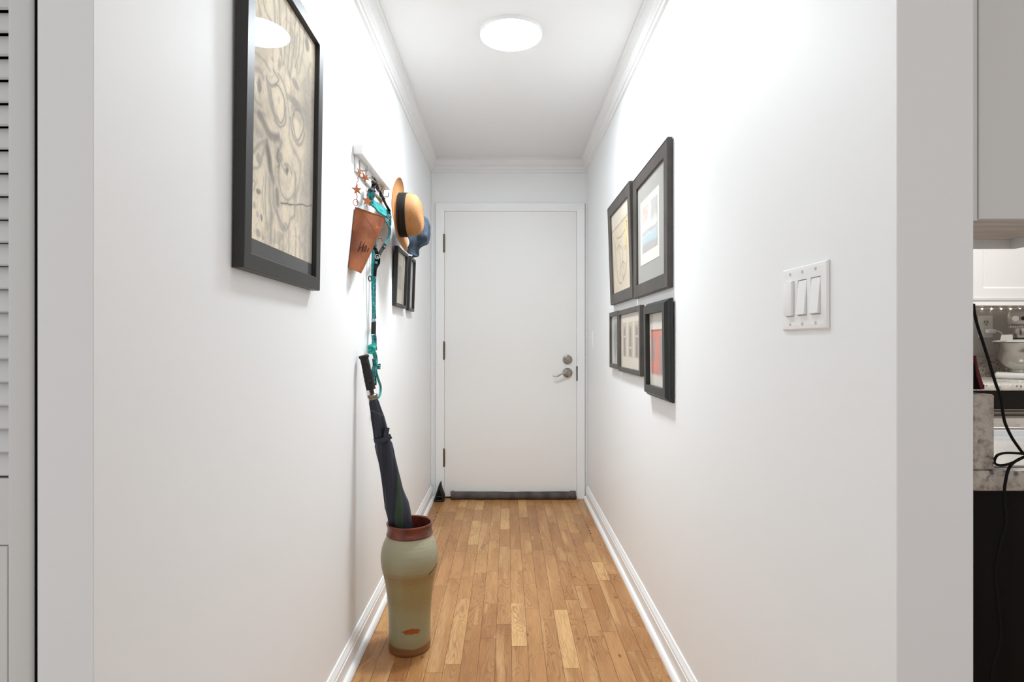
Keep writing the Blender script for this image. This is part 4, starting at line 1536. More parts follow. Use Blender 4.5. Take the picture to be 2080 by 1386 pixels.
# handle: rounded cap, gridded grip
prof = [(0.0, -0.008), (0.010, -0.006), (0.0165, 0.0), (0.0182, 0.025), (0.0182, 0.055), (0.0160, 0.085), (0.0140, 0.12)]
for k in range(6):
    h = 0.14 + 0.135 * k
    prof += [(0.0146 + 0.0004 * k, h), (0.0146 + 0.0004 * k, h + 0.118), (0.0132 + 0.0004 * k, h + 0.124), (0.0132 + 0.0004 * k, h + 0.130)]
prof += [(0.0170, 0.96), (0.0165, 0.995), (0.006, 1.0)]


def grip(r, h, t, i):
    if 6 < i < len(prof) - 3 and (round(t / (2 * PI) * 36) % 6 == 0):
        return r - 0.0014, h
    return r, h


m = lat(UT, up(791), prof, 36, fn=grip)
m.build('handle', mat('black grip rubber', (34, 33, 32), 0.55, spec=0.35), um, angle=40)
lat(up(789), UBot, [(0.0048, 0), (0.0048, 0.97), (0.003, 1.0)], 14).build('shaft', mat('grey shaft', (70, 66, 62), 0.4, 0.8), um)
# coil spring then metal collar
a, b = up(791), up(803)
ax = (b - a).normalized()
e1 = ax.cross(Vector((0, 1, 0))).normalized(); e2 = ax.cross(e1)
L = (b - a).length
MB().tube([a + ax * (L * t / (10 * PI)) + (e1 * math.cos(t) + e2 * math.sin(t)) * 0.0072 for t in np.linspace(0, 10 * PI, 90)], 0.0018, 6).build('spring', mat('dark steel', (96, 90, 82), 0.4, 1.0), um)
lat(up(801), up(811), [(0.0, 0), (0.016, 0.0), (0.0178, 0.1), (0.0178, 0.5), (0.0150, 0.6), (0.0150, 1.0), (0.0, 1.0)], 28).build('collar', mat('worn brass', (136, 124, 106), 0.35, 1.0), um)
# folded canopy
VV = [808, 818, 832, 848, 866, 883, 889, 893, 903, 920, 951, 975, 996, 1012, 1025, 1040, 1049, 1062, 1085, 1120, 1170, 1230]
RR = [15, 20, 23, 27, 29, 31, 27.5, 29, 35, 36.5, 35.5, 37, 40, 44, 48, 48, 47.5, 45, 42, 34, 24, 8]
OFF = [0, 0, 1, 1.5, 2, 2, 2, 2, 2, 1.5, 1, 0.5, 0, 0, 0, 0, 0, 1.5, 3, 3, 2, 0]
rg, cr = [], []
NU = 112
for i, v in enumerate(VV):
    c0 = up(v)
    c1 = up(v + 1)
    ax = (c1 - c0).normalized()
    e1 = ax.cross(Vector((0, 1, 0))).normalized()
    e1 = e1 if e1.x > 0 else -e1
    e2 = ax.cross(e1)
    k = 0.0009 * 0.98
    ring = []
    for j in range(NU):
        t = 2 * PI * j / NU
        tw = t - (v - 985) * 0.0117
        amp = 0.16 if v < 884 else 0.11
        sh = abs(math.sin(tw * 2.5 + 0.5)) ** 0.7
        r = RR[i] * k * (1.03 - amp + amp * sh)
        r *= 1.0 + 0.02 * math.sin(9 * tw + 0.7 * i)
        if v > 1040:
            r = min(r, 0.055)
        ring.append(c0 + e1 * (OFF[i] * 0.00085 + math.cos(t) * r) + e2 * (math.sin(t) * r * 0.93))
    rg.append(ring)
NAVY, NAVY2, GREEN, LINE = (40, 43, 56), (30, 33, 44), (48, 64, 50), (74, 74, 62)


def can_col(i, j):
    v = VV[min(i, len(VV) - 1)]
    a = (j / NU * 2 * PI + (v - 900) * 0.006) % (2 * PI)
    s = int(a / (2 * PI) * 14)
    if s in (3, 10):
        return GREEN
    if s in (1, 6, 12):
        return NAVY2
    return NAVY


# refine rings for a smooth skin
fine, fv = [], []
for i in range(len(rg) - 1):
    for s in range(6):
        t = s / 6
        fine.append([rg[i][j].lerp(rg[i + 1][j], t) for j in range(NU)])
        fv.append(VV[i] * (1 - t) + VV[i + 1] * t)
fine.append(rg[-1]); fv.append(VV[-1])
for i, r_ in enumerate(fine):
    for j in range(NU):
        n = mnoise.noise(Vector((r_[j].x * 34, r_[j].y * 34, r_[j].z * 11)))
        c0 = up(fv[i])
        r_[j] = r_[j] + (r_[j] - c0).normalized() * n * 0.0022


def can_col2(i, j):
    v = fv[min(i, len(fv) - 1)]
    t = j / NU * 2 * PI
    tc_ = 0.62 + (v - 985) / 83 * 1.0
    if v > 962 and abs(((t - tc_ + PI) % (2 * PI)) - PI) < 0.12 + 0.26 * min(1, (v - 962) / 60):
        return GREEN
    if v < 884 and abs(v - 838 - 9 * math.sin(t + 2.2)) < 1.3:
        return LINE
    if int((t - (v - 985) * 0.0117 + 6 * PI) / (2 * PI) * 10) % 5 in (1, 3):
        return NAVY2
    return NAVY


m = MB().rings(fine, True, (True, True), colf=can_col2)
can = m.build('canopy', mat('umbrella cloth', rough=0.5, spec=0.35, attr='col'), um, angle=70)
# tie strap with its loose end
m = MB()
c0, c1 = up(890), up(891)
ax = (c1 - c0).normalized()
e1 = ax.cross(Vector((0, 1, 0))).normalized(); e1 = e1 if e1.x > 0 else -e1
e2 = ax.cross(e1)
R = []
for t in np.linspace(0, 2 * PI, 40, endpoint=False):
    rr = 0.0295
    cc = c0 + e1 * 0.002 + (e1 * math.cos(t) + e2 * math.sin(t)) * rr
    o_ = (e1 * math.cos(t) + e2 * math.sin(t))
    R.append([cc - ax * 0.007 - o_ * 0.002, cc - ax * 0.007 + o_ * 0.001, cc + ax * 0.008 + o_ * 0.001, cc + ax * 0.008 - o_ * 0.002])
R.append(R[0])
m.rings(R, True, (False, False))
q = PY(790, 889, 2.01)
m.strap([PY(776, 896, 1.995), PY(785, 891, 1.992), PY(794.5, 886, 2.0)], 0.018, 0.002, (0.2, -1, 0))
m.build('tie_strap', mat('navy strap', (38, 42, 56), 0.6), um)
# a point of cloth sticking out above the strap
m = MB()
m.add([PY(783, 868, 1.99), PY(791.5, 870, 2.0), PY(788, 888, 2.0), PY(779, 886, 1.985), PY(783, 870, 2.02), PY(788, 886, 2.03)], [[0, 1, 2, 3], [0, 4, 1], [1, 4, 5, 2], [2, 5, 3], [0, 3, 5, 4]])
m.build('canopy_tip', mat('navy cloth', (38, 42, 58), 0.6), um)

# ================================================================== light switches on the right wall
pc = Vector((XR, 1.0715, H + 0.083))
sw = thing('light_switch', 'white three gang light switch plate near the hall corner on the right wall', 'light switch', pc)


def wallbox(y0, y1, z0, z1, t0, t1, r=0.0, seg=2, m=None):
    return (m or MB()).box(XR - t1, XR - t0, y0, y1, z0, z1, r, seg)


# plate with three openings: bevelled rim strips + bars
hw, hh, t = 0.081, 0.0605, 0.0065
m = MB()
loops = [(0.0, 0.0008), (0.0005, 0.0025), (0.003, 0.0052), (0.009, t)]
L = [[Vector((XR - d, pc.y + sy * (hw - i), pc.z + sz * (hh - i))) for sy, sz in ((-1, -1), (1, -1), (1, 1), (-1, 1))] for i, d in loops]
m.rings(L, True, (True, False))
xs = [-(hw - 0.009), -0.0625, -0.0295, -0.0165, 0.0165, 0.0295, 0.0625, (hw - 0.009)]
zt, zb, zo = hh - 0.009, -(hh - 0.009), 0.0338
for i in range(len(xs) - 1):
    hole = i in (1, 3, 5)
    segs = [(zb, -zo), (zo, zt)] if hole else [(zb, -zo), (-zo, zo), (zo, zt)]
    for z0, z1 in segs:
        m.add([Vector((XR - t, pc.y + xs[i + k], pc.z + z)) for k, z in ((0, z0), (1, z0), (1, z1), (0, z1))], [[0, 1, 2, 3]])
    if hole:
        for (ya, za, yb_, zb_) in ((xs[i], -zo, xs[i + 1], -zo), (xs[i + 1], -zo, xs[i + 1], zo), (xs[i + 1], zo, xs[i], zo), (xs[i], zo, xs[i], -zo)):
            m.add([Vector((XR - t, pc.y + ya, pc.z + za)), Vector((XR - t, pc.y + yb_, pc.z + zb_)), Vector((XR - 0.001, pc.y + yb_, pc.z + zb_)), Vector((XR - 0.001, pc.y + ya, pc.z + za))], [[0, 1, 2, 3]])
m.build('plate', M_PLASTIC, sw, smooth=True, angle=30)
# rockers tilted out at the bottom (the two near ones), flat paddle on the far one
for k, yc in enumerate((pc.y - 0.046, pc.y)):
    Mx = Matrix.Translation((XR - 0.0062, yc, pc.z)) @ Matrix.Rotation(math.radians(5.5), 4, 'Y')
    m = MB().box(-0.0030, 0.0045, -0.0150, 0.0150, -0.0322, 0.0322, 0.0008, 1, M=Mx)
    m.build('rocker', M_PLASTIC, sw, angle=30)
m = wallbox(pc.y + 0.046 - 0.0152, pc.y + 0.046 + 0.0152, pc.z - 0.0325, pc.z + 0.0325, 0.001, 0.0125, 0.0012, 2)
dm = m.build('dimmer_paddle', M_PLASTIC, sw, angle=30)
for yc in (-0.046, 0, 0.046):
    for zc in (-0.0485, 0.0485):
        MB().lathe([(0.0, 0.0), (0.0032, 0.0), (0.0030, 0.0009), (0.0, 0.0012)], (XR - t, pc.y + yc, pc.z + zc), (-1, 0, 0), 14, caps=(False, False)).build('screw', mat('switch screw', (205, 204, 200), 0.35), sw)

# single switch plate seen edge-on near the door
m = wallbox(3.69, 3.762, H - 0.052, H + 0.072, 0.0005, 0.006, 0.002, 2)
s2 = thing('light_switch', 'small white switch plate seen edge-on beside the end door', 'light switch', (XR, 3.726, H + 0.01))
m.build('plate', M_PLASTIC, s2)
wallbox(3.712, 3.740, H - 0.018, H + 0.038, 0.005, 0.0085, 0.001, 1).build('rocker', M_PLASTIC, s2)

# ================================================================== door stop and draught stopper
ds = thing('door_stop', 'black rubber wedge door stop standing on end by the door frame', 'door stop', PY(893, 1018, 3.91) * 1.0)
dz = lambda x, y: PY(870 + x / 23.1, 970 + y / 23.1, 3.905)
m = MB()
poly = [(262, 1165), (262, 1075), (330, 880), (470, 430), (540, 262), (575, 238), (585, 400), (625, 580), (690, 740), (740, 880), (745, 1030), (725, 1165)]
P = [dz(x, y) for x, y in poly]
zmin = min(p.z for p in P)
P = [Vector((p.x, p.y, p.z - zmin)) for p in P]
ds.location = (P[0].x + 0.03, 3.93, 0)
ds['_base'] = tuple(ds.location)
n = len(P)
fr = P
bk = [p + Vector((0.002, 0.048, 0)) for p in P]
m.add(fr + bk, [list(range(n)), list(range(n, 2 * n))[::-1]] + [[i, (i + 1) % n, n + (i + 1) % n, n + i] for i in range(n)])
wedge = m.build('wedge', M_RUBBER, ds, smooth=False)
m = MB()
hol = [(350, 1075), (400, 860), (470, 640), (500, 560), (540, 640), (610, 860), (640, 1075)]
Q = [dz(x, y) + Vector((0, -0.0006, -zmin)) for x, y in hol]
m.add(Q + [q + Vector((0, 0.0004, 0)) for q in Q], [list(range(7)), list(range(7, 14))[::-1]] + [[i, (i + 1) % 7, 7 + (i + 1) % 7, 7 + i] for i in range(7)])
m.build('hollow', M_DARK, wedge, smooth=False)
for pp in ([(380, 1090), (640, 1090)], [(400, 900), (600, 900)]):
    m = MB()
    a_, b_ = [dz(x, y) + Vector((0, -0.002, -zmin)) for x, y in pp]
    m.tube([a_, b_], 0.0022, 8)
    m.build('rib', mat('worn rubber', (58, 58, 52), 0.6), wedge)

dx0, dx1 = PY(917, 1000, 3.975).x, PY(1168, 1000, 3.975).x
m = MB()
R = []
NP = 60
for i in range(NP + 1):
    k = i / NP
    x = dx0 + (dx1 - dx0) * k
    e = min(k, 1 - k) * NP
    flare = 1.10 if e < 2 else 1.0
    ry = 0.023 * flare
    rz = (0.0265 + 0.0006 * math.sin(k * 9) + 0.0004 * math.sin(k * 23)) * flare
    zc = rz + 0.0005
    ring = []
    for j in range(18):
        t = 2 * PI * j / 18
        ring.append((x + (0.006 * math.sin(t * 2) if e < 1 else 0), 3.971 + math.cos(t) * ry, zc + math.sin(t) * rz + 0.0004 * math.sin(k * 30 + t * 2)))
    R.append(ring)
m.rings(R, True, (True, True))
dsn = m.build('draught_stopper', mat('grey cloth', (86, 80, 79), 0.85, spec=0.15, build=mottled((78, 72, 71), (98, 92, 90), 16, 4, 0.2)))
tag(dsn, 'long grey fabric draught stopper lying on the floor against the door bottom', 'draught stopper')

# ================================================================== kitchen seen past the right wall
KY, KF, KZ = 3.30, 2.68, 0.892
M_KWALL = mat('kitchen wall paint', (186, 180, 174), 0.6, spec=0.2)
M_KCAB = mat('kitchen cabinet white', (240, 238, 234), 0.4, spec=0.3)
struct(MB().box(0.669, 3.6, KY, KY + 0.08, 0, ZC), 'wall_kitchen', M_KWALL)
struct(MB().box(3.55, 3.65, 0.3, KY, 0, ZC), 'wall_side', M_KWALL)


def granite_nodes(dark, mid, light, k=1.0, sa=42.0, sb=85.0, sd=24.0):
    def f(nt, b):
        tc = coords(nt)
        n1 = nd(nt, 'ShaderNodeTexNoise', Scale=sa * k, Detail=6.0, Roughness=0.7)
        nt.links.new(tc, n1.inputs['Vector'])
        r1 = ramp(nt, [(0.30, dark), (0.42, mid), (0.58, light), (0.75, mid)])
        nt.links.new(n1.outputs['Fac'], r1.inputs['Fac'])
        v = nd(nt, 'ShaderNodeTexVoronoi', Scale=sb * k)
        nt.links.new(tc, v.inputs['Vector'])
        n2 = nd(nt, 'ShaderNodeTexNoise', Scale=sd * k, Detail=2.0)
        nt.links.new(tc, n2.inputs['Vector'])
        r2 = ramp(nt, [(0.22, (230, 230, 230)), (0.36, (0, 0, 0))])
        nt.links.new(v.outputs['Distance'], r2.inputs['Fac'])
        r3 = ramp(nt, [(0.46, (0, 0, 0)), (0.54, (255, 255, 255))])
        nt.links.new(n2.outputs['Fac'], r3.inputs['Fac'])
        mu = nd(nt, 'ShaderNodeMath', operation='MULTIPLY')
        nt.links.new(r2.outputs['Color'], mu.inputs[0])
        nt.links.new(r3.outputs['Color'], mu.inputs[1])
        mx = nd(nt, 'ShaderNodeMix', data_type='RGBA')
        nt.links.new(mu.outputs[0], mx.inputs[0])
        nt.links.new(r1.outputs['Color'], mx.inputs[6])
        mx.inputs[7].default_value = rgb(38, 34, 32)
        nt.links.new(mx.outputs[2], b.inputs['Base Color'])
    return f


M_GRAN = mat('speckled granite', (160, 150, 140), 0.25, spec=0.5, build=granite_nodes((60, 53, 48), (146, 136, 126), (190, 182, 172), 1.0, 110.0, 75.0, 34.0))
M_GRANN = mat('near granite', (160, 150, 140), 0.3, spec=0.4, build=granite_nodes((104, 93, 84), (160, 149, 137), (190, 181, 169), 1.0, 95.0, 62.0, 30.0))
M_GRANL = mat('pale speckled granite', (210, 204, 196), 0.2, spec=0.5, build=granite_nodes((120, 112, 104), (206, 200, 192), (228, 224, 216), 0.8))
M_ESPR = mat('dark stained panel', (12, 9, 8), 0.6, spec=0.12, build=mottled((9, 7, 6), (17, 13, 11), 6, 4, sc=(6, 1, 1)))

# peninsula: dark base, granite top, upstand against the wall
pb = thing('kitchen_peninsula', 'near black kitchen counter base panel below the granite slab, far right', 'cabinet', (1.1, 1.1, 0))
MB().box(0.6685, 1.75, 0.845, 1.37, 0.0, 0.8745, 0.002, 1).build('base_panel', M_ESPR, pb)
pt = MB().box(0.6690, 1.78, 0.823, 1.388, 0.8755, 0.9055, 0.003, 2).build('countertop', M_GRANN)
tag(pt, 'speckled granite countertop slab on the near black base', 'countertop')
us = MB().box(0.6690, 0.7005, 0.8235, 1.35, 0.906, 1.0145, 0.002, 1).build('upstand', M_GRANN)
tag(us, 'upright granite strip standing on the slab beside the wall end', 'backsplash')

# hanging cupboard above the peninsula with a recessed underside
UZ = H + 0.2
uc = thing('wall_cabinet', 'pale grey wall cupboard hanging at top right with a recessed underside', 'cabinet', (0.87, 1.08, UZ))
m = MB()
m.box(0.7675, 1.090, 0.932, 0.950, UZ, ZC - 0.001, 0.001, 1)
m.box(0.6685, 0.766, 0.9345, 0.950, UZ - 0.002, ZC - 0.001)
m.box(0.6685, 0.700, 0.950, 1.233, UZ, ZC - 0.001)
m.box(1.072, 1.090, 0.950, 1.233, UZ, ZC - 0.001)
m.box(0.700, 1.072, 1.221, 1.233, UZ, ZC - 0.001)
m.box(0.700, 1.072, 0.950, 1.221, UZ + 0.022, UZ + 0.036)
m.build('carcass', mat('cupboard paint', (230, 230, 228), 0.45, spec=0.25), uc)
MB().box(0.7005, 1.0715, 0.9505, 1.2205, UZ + 0.0185, UZ + 0.0215).build('underside_panel', mat('grey wood veneer', (224, 220, 216), 0.5, build=mottled((200, 195, 190), (232, 228, 224), 5, 5, sc=(1, 7, 1))), uc)

# back run: counter, splashback, wall cupboards, appliance
M_BASE = M_ESPR
bc = thing('base_cabinet', 'dark base cupboard under the far pale granite counter', 'cabinet', (2.5, 3.0, 0))
MB().box(1.7, 2.14, KF + 0.035, KY - 0.001, 0.0, KZ - 0.031, 0.001, 1).build('body', M_BASE, bc)
MB().box(2.76, 3.5, KF + 0.035, KY - 0.001, 0.0, KZ - 0.031, 0.001, 1).build('body', M_BASE, bc)
tag(MB().box(1.7, 3.54, KF, KY - 0.001, KZ - 0.030, KZ, 0.003, 2).build('countertop', M_GRANL), 'pale speckled granite counter under the silver mixer', 'countertop')
tag(MB().box(1.7, 3.54, KY - 0.022, KY - 0.001, KZ + 0.0005, KZ + 0.112, 0.002, 1).build('splashback', M_GRAN), 'speckled granite splashback strip behind the silver mixer', 'backsplash')

dw = thing('dishwasher', 'stainless steel appliance with black top strip below the far counter', 'dishwasher', (2.45, 2.9, 0))
MB().box(2.145, 2.755, KF + 0.02, KY - 0.02, 0.1, 0.775, 0.003, 1).build('door', M_STEEL, dw)
MB().box(2.145, 2.755, KF + 0.022, KY - 0.02, 0.777, KZ - 0.033, 0.002, 1).build('control_panel', mat('black glass', (10, 10, 10), 0.15), dw)
m = MB()
m.tube([(2.18, KF - 0.022, 0.738), (2.72, KF - 0.022, 0.738)], 0.011, 14)
for x in (2.20, 2.70):
    m.tube([(x, KF - 0.022, 0.738), (x, KF + 0.021, 0.738)], 0.008, 10)
m.build('handle', M_STEEL, dw)
m = MB()
for z in (0.765, 0.700):
    m.box(2.146, 2.754, KF + 0.016, KF + 0.021, z - 0.002, z + 0.002)
m.build('trim_line', M_DARK, dw)

kc = thing('wall_cabinet', 'white panelled wall cupboard above the silver mixer and light strip', 'cabinet', (2.8, 3.15, H + 0.2))
CZ0 = H + 0.189
MB().box(1.9, 3.54, 2.99, KY - 0.001, CZ0 + 0.03, ZC - 0.001, 0.001, 1).build('carcass', M_KCAB, kc)
for x0, x1 in ((1.905, 2.405), (2.41, 2.97), (2.975, 3.53)):
    d = MB()
    y0, y1 = 2.970, 2.989
    z0, z1 = CZ0 + 0.035, ZC - 0.02
    f = 0.058
    loops = [(0, y0 + 0.002), (0.002, y0), (f - 0.004, y0), (f + 0.004, y0 + 0.008), (f + 0.012, y0 + 0.008)]
    d.rings([[(x0, y1, z0), (x1, y1, z0), (x1, y1, z1), (x0, y1, z1)]] + [[(x0 + i, y, z0 + i), (x1 - i, y, z0 + i), (x1 - i, y, z1 - i), (x0 + i, y, z1 - i)] for i, y in loops])
    d.build('door', M_KCAB, kc, angle=20)
m = MB()
m.rings([[(x, 2.962, CZ0), (x, 2.985, CZ0), (x, 2.985, CZ0 + 0.033), (x, 2.958, CZ0 + 0.033), (x, 2.958, CZ0 + 0.028), (x, 2.966, CZ0 + 0.022)] for x in (1.9, 3.54)])
m.build('light_rail', M_KCAB, kc, angle=20)

# LED tape under the cupboard
lt = thing('light_strip', 'row of tiny white lights under the white wall cupboard', 'light strip', (2.8, 3.27, H + 0.19))
LZ = H + 0.1895
MB().box(1.95, 3.5, 3.2955, 3.2992, LZ - 0.002, LZ + 0.004, 0.0).build('tape', mat('led tape', (225, 222, 214), 0.5), lt)
M_LED = mat('led', (255, 250, 240), 0.5, emit=((255, 246, 232), 60.0))
for k in range(22):
    x = 2.021 + 0.0545 * k
    MB().lathe([(0.0, 0.0), (0.0034, 0.0), (0.0024, 0.002), (0.0, 0.0026)], (x, 3.2955, LZ + 0.001), (0, -1, 0), 8, caps=(False, False)).build('led', M_LED, lt)

# outlet with plug
oc = PY(2000.5, 664, KY)
ot = thing('outlet', 'white wall outlet with a plug in its lower socket, behind the mixer', 'outlet', oc)
MB().box(oc.x - 0.0415, oc.x + 0.0415, KY - 0.006, KY - 0.0005, oc.z - 0.064, oc.z + 0.064, 0.002, 2).build('plate', mat('outlet plate', (226, 222, 214), 0.4), ot)
for s in (1, -1):
    zc = oc.z + s * 0.023
    so = MB()
    so.lathe([(0.0, 0.0), (0.0185, 0.0), (0.0178, 0.0018), (0.0, 0.002)], (oc.x + 0.001, KY - 0.006, zc), (0, -1, 0), 28, caps=(False, False))
    so = so.build('socket', mat('outlet face', (208, 203, 195), 0.4), ot)
    if s > 0:
        m = MB()
        for dx in (-0.0075, 0.0075):
            m.box(oc.x + dx - 0.0018, oc.x + dx + 0.0018, KY - 0.0085, KY - 0.0079, zc - 0.001, zc + 0.009)
        m.lathe([(0.0, 0), (0.003, 0), (0.003, 0.0006), (0.0, 0.0006)], (oc.x + 0.0015, KY - 0.0079, zc - 0.009), (0, -1, 0), 10, caps=(False, False))
        m.build('slots', M_DARK, so)
# stand mixer
MX, MY = 2.773, 3.10
mxr = thing('stand_mixer', 'silver stand mixer with steel bowl on the far kitchen counter', 'mixer', (MX, MY, KZ))
mxr.rotation_euler = (0, 0, -0.716)
M_SILV = mat('silver enamel', (196, 190, 183), 0.4, 0.35)
MB().lathe([(0.0, 0.036), (0.052, 0.036), (0.055, 0.040), (0.052, 0.050), (0.060, 0.058), (0.082, 0.080), (0.098, 0.112), (0.106, 0.150), (0.109, 0.188), (0.112, 0.193), (0.110, 0.196), (0.106, 0.194), (0.102, 0.15), (0.092, 0.11), (0.06, 0.066), (0.0, 0.06)],
           (MX, MY, KZ), n=48, caps=(False, False)).build('bowl', M_STEEL, mxr)
m = MB().box(MX - 0.105, MX + 0.27, MY - 0.095, MY + 0.095, KZ + 0.0005, KZ + 0.034, 0.014, 4)
m.build('base', mat('mixer base white', (224, 222, 217), 0.3, spec=0.4), mxr)
MB().box(MX + 0.135, MX + 0.235, MY - 0.05, MY + 0.05, KZ + 0.03, KZ + 0.30, 0.02, 4).build('pedestal', M_SILV, mxr)
m = MB()
prof = [(0.0, 0.0), (0.020, 0.001), (0.033, 0.006), (0.042, 0.015), (0.0485, 0.030), (0.052, 0.055), (0.0505, 0.12), (0.048, 0.2), (0.042, 0.26), (0.026, 0.295), (0.0, 0.30)]
m.lathe(prof, (MX - 0.052, MY - 0.01, KZ + 0.326), (1, 0, 0), 36, caps=(False, False))
hd = m.build('motor_head', M_SILV, mxr)
m = MB().box(MX - 0.051, MX + 0.26, MY - 0.058, MY + 0.04, KZ + 0.270, KZ + 0.287, 0.006, 3)
m.build('trim_band', M_STEEL, hd)
m = MB().lathe([(0.0, 0.0), (0.0165, 0.0), (0.0165, 0.006), (0.0145, 0.008), (0.0, 0.008)], (MX - 0.019, MY - 0.0600, KZ + 0.324), (0, -1, 0), 28, caps=(False, False))
bg = m.build('hub_cap', mat('pale cap', (240, 238, 232), 0.3, spec=0.4), hd)
MB().lathe([(0.0165, 0.0), (0.0185, 0.0), (0.0185, 0.005), (0.0165, 0.007)], (MX - 0.019, MY - 0.0600, KZ + 0.324), (0, -1, 0), 28, caps=(False, False)).build('hub_ring', M_STEEL, bg)
MB().lathe([(0.0, 0.0), (0.011, 0.0), (0.010, 0.012), (0.0, 0.013)], (MX + 0.013, MY - 0.0600, KZ + 0.324), (0, -1, 0), 20, caps=(False, False)).build('knob', MATS['black plastic'], hd)
# lettering on the trim band
fc = bpy.data.curves.new('lettering', 'FONT')
fc.body = 'KitchenAid'
fc.size = 0.0140
fc.extrude = 0.0004
fc.space_character = 1.25
fo = bpy.data.objects.new('lettering_tmp', fc)
COL.objects.link(fo)
dg = bpy.context.evaluated_depsgraph_get()
me = bpy.data.meshes.new_from_object(fo.evaluated_get(dg))
bpy.data.objects.remove(fo)
base = Vector(mxr['_base'])
for v in me.vertices:
    v.co = Vector((MX - 0.048 + v.co.x, MY - 0.0585 - v.co.z, KZ + 0.2735 + v.co.y)) - base
me.materials.clear()
me.materials.append(mat('lettering black', (18, 18, 18), 0.5))
lo = bpy.data.objects.new('lettering', me)
COL.objects.link(lo)
lo.parent = mxr
MB().lathe([(0.0, 0.20), (0.028, 0.20), (0.040, 0.235), (0.042, 0.272), (0.0, 0.272)], (MX, MY - 0.005, KZ), n=28, caps=(False, False)).build('beater_hub', M_STEEL, mxr)
# pouring shield: clear collar and chute
m = MB()
m.lathe([(0.114, 0.197), (0.116, 0.200), (0.112, 0.206), (0.060, 0.212), (0.058, 0.209), (0.108, 0.200)], (MX, MY, KZ), n=40, caps=(False, False))
m.rings([[(MX - 0.082 - 0.0 * k, MY - 0.10, KZ + 0.202), (MX - 0.030, MY - 0.10, KZ + 0.208), (MX - 0.030, MY - 0.055, KZ + 0.208), (MX - 0.082, MY - 0.055, KZ + 0.205)] for k in (0,)] +
        [[(MX - 0.076, MY - 0.108, KZ + 0.236), (MX - 0.032, MY - 0.108, KZ + 0.238), (MX - 0.030, MY - 0.056, KZ + 0.238), (MX - 0.070, MY - 0.056, KZ + 0.236)]])
m.build('pouring_shield', mat('milky plastic', (216, 212, 205), 0.25, spec=0.5), mxr)

# its cord and plug
pp = oc + Vector((0.012, -0.022, -0.026))
unturn = lambda p: Matrix.Translation((MX, MY, 0)) @ Matrix.Rotation(0.716, 4, 'Z') @ Matrix.Translation((-MX, -MY, 0)) @ Vector(p)
cdm = MB().tube([unturn(p) for p in crom([(pp.x + 0.020, KY - 0.026, pp.z + 0.001), (pp.x + 0.045, KY - 0.03, pp.z - 0.003), (pp.x + 0.066, KY - 0.03, pp.z - 0.022), (pp.x + 0.085, KY - 0.03, pp.z - 0.06), (pp.x + 0.10, KY - 0.03, pp.z - 0.12),
                (pp.x + 0.07, KY - 0.05, KZ + 0.055), (pp.x + 0.035, KY - 0.12, KZ + 0.012), (pp.x + 0.02, KY - 0.22, KZ + 0.0065), (pp.x + 0.06, KY - 0.25, KZ + 0.0065)], 8)], 0.0042, 8).build('cord', M_PLASTIC, mxr)
plg = MB().box(pp.x - 0.022, pp.x + 0.026, KY - 0.034, KY - 0.009, pp.z - 0.012, pp.z + 0.012, 0.006, 3)
plg.v = [unturn(p) for p in plg.v]
plg.build('plug', M_PLASTIC, cdm)

# steel tray on the peninsula
tr = thing('steel_tray', 'long brushed steel tray on the granite slab behind the black cord', 'tray', (1.05, 1.0, 0.906))
m = MB()
m.box(0.712, 1.5, 0.842, 1.110, 0.9062, 0.9090, 0.001, 1)
m.build('tray_bottom', mat('bright steel', (226, 224, 220), 0.18, 1.0), tr)
m = MB()
m.tube([(0.712, 1.117, 0.917), (1.5, 1.117, 0.917)], 0.0075, 12)
m.box(0.712, 1.5, 1.1095, 1.113, 0.9062, 0.916)
m.build('rolled_edge', MATS['bright steel'], tr)

# dark cloth with a maroon edge hanging past the wall end
hc = thing('hanging_cloth', 'dark cloth with maroon edge hanging just past the wall end above the upstand', 'cloth', (0.69, 1.0, 1.02))
kz = lambda x, y, Y: PY(1970 + x / 6.93, 600 + y / 6.93, Y)
m = MB()
Yc = 0.90
A = [kz(30, 900, Yc), kz(62, 980, Yc), kz(140, 1190, Yc), kz(180, 1420, Yc), kz(30, 1420, Yc)]
zf = 1.0155
A = [Vector((max(p.x, 0.6700), p.y, max(p.z, zf))) for p in A]
n = len(A)
m.add(A + [Vector((p.x * 0.985 + 0.0095, p.y + 0.02, p.z)) for p in A], [list(range(n)), list(range(n, 2 * n))[::-1]] + [[i, (i + 1) % n, n + (i + 1) % n, n + i] for i in range(n)])
m.build('cloth', mat('black cloth', (14, 12, 12), 0.9, spec=0.1), hc, smooth=False)
m = MB()
ed = crom([kz(66, 850, Yc), kz(85, 1000, Yc), kz(110, 1120, Yc), kz(150, 1260, Yc), kz(192, 1405, Yc)], 5)
ed = [Vector((max(p.x, 0.6722), p.y, max(p.z, zf + 0.004))) for p in ed]
m.strap(ed, lerps([0.002, 0.004, 0.006, 0.007, 0.0075], len(ed)), 0.004, (0, -1, 0))
m.build('edging', mat('maroon edging', (98, 40, 44), 0.75, spec=0.2), hc)

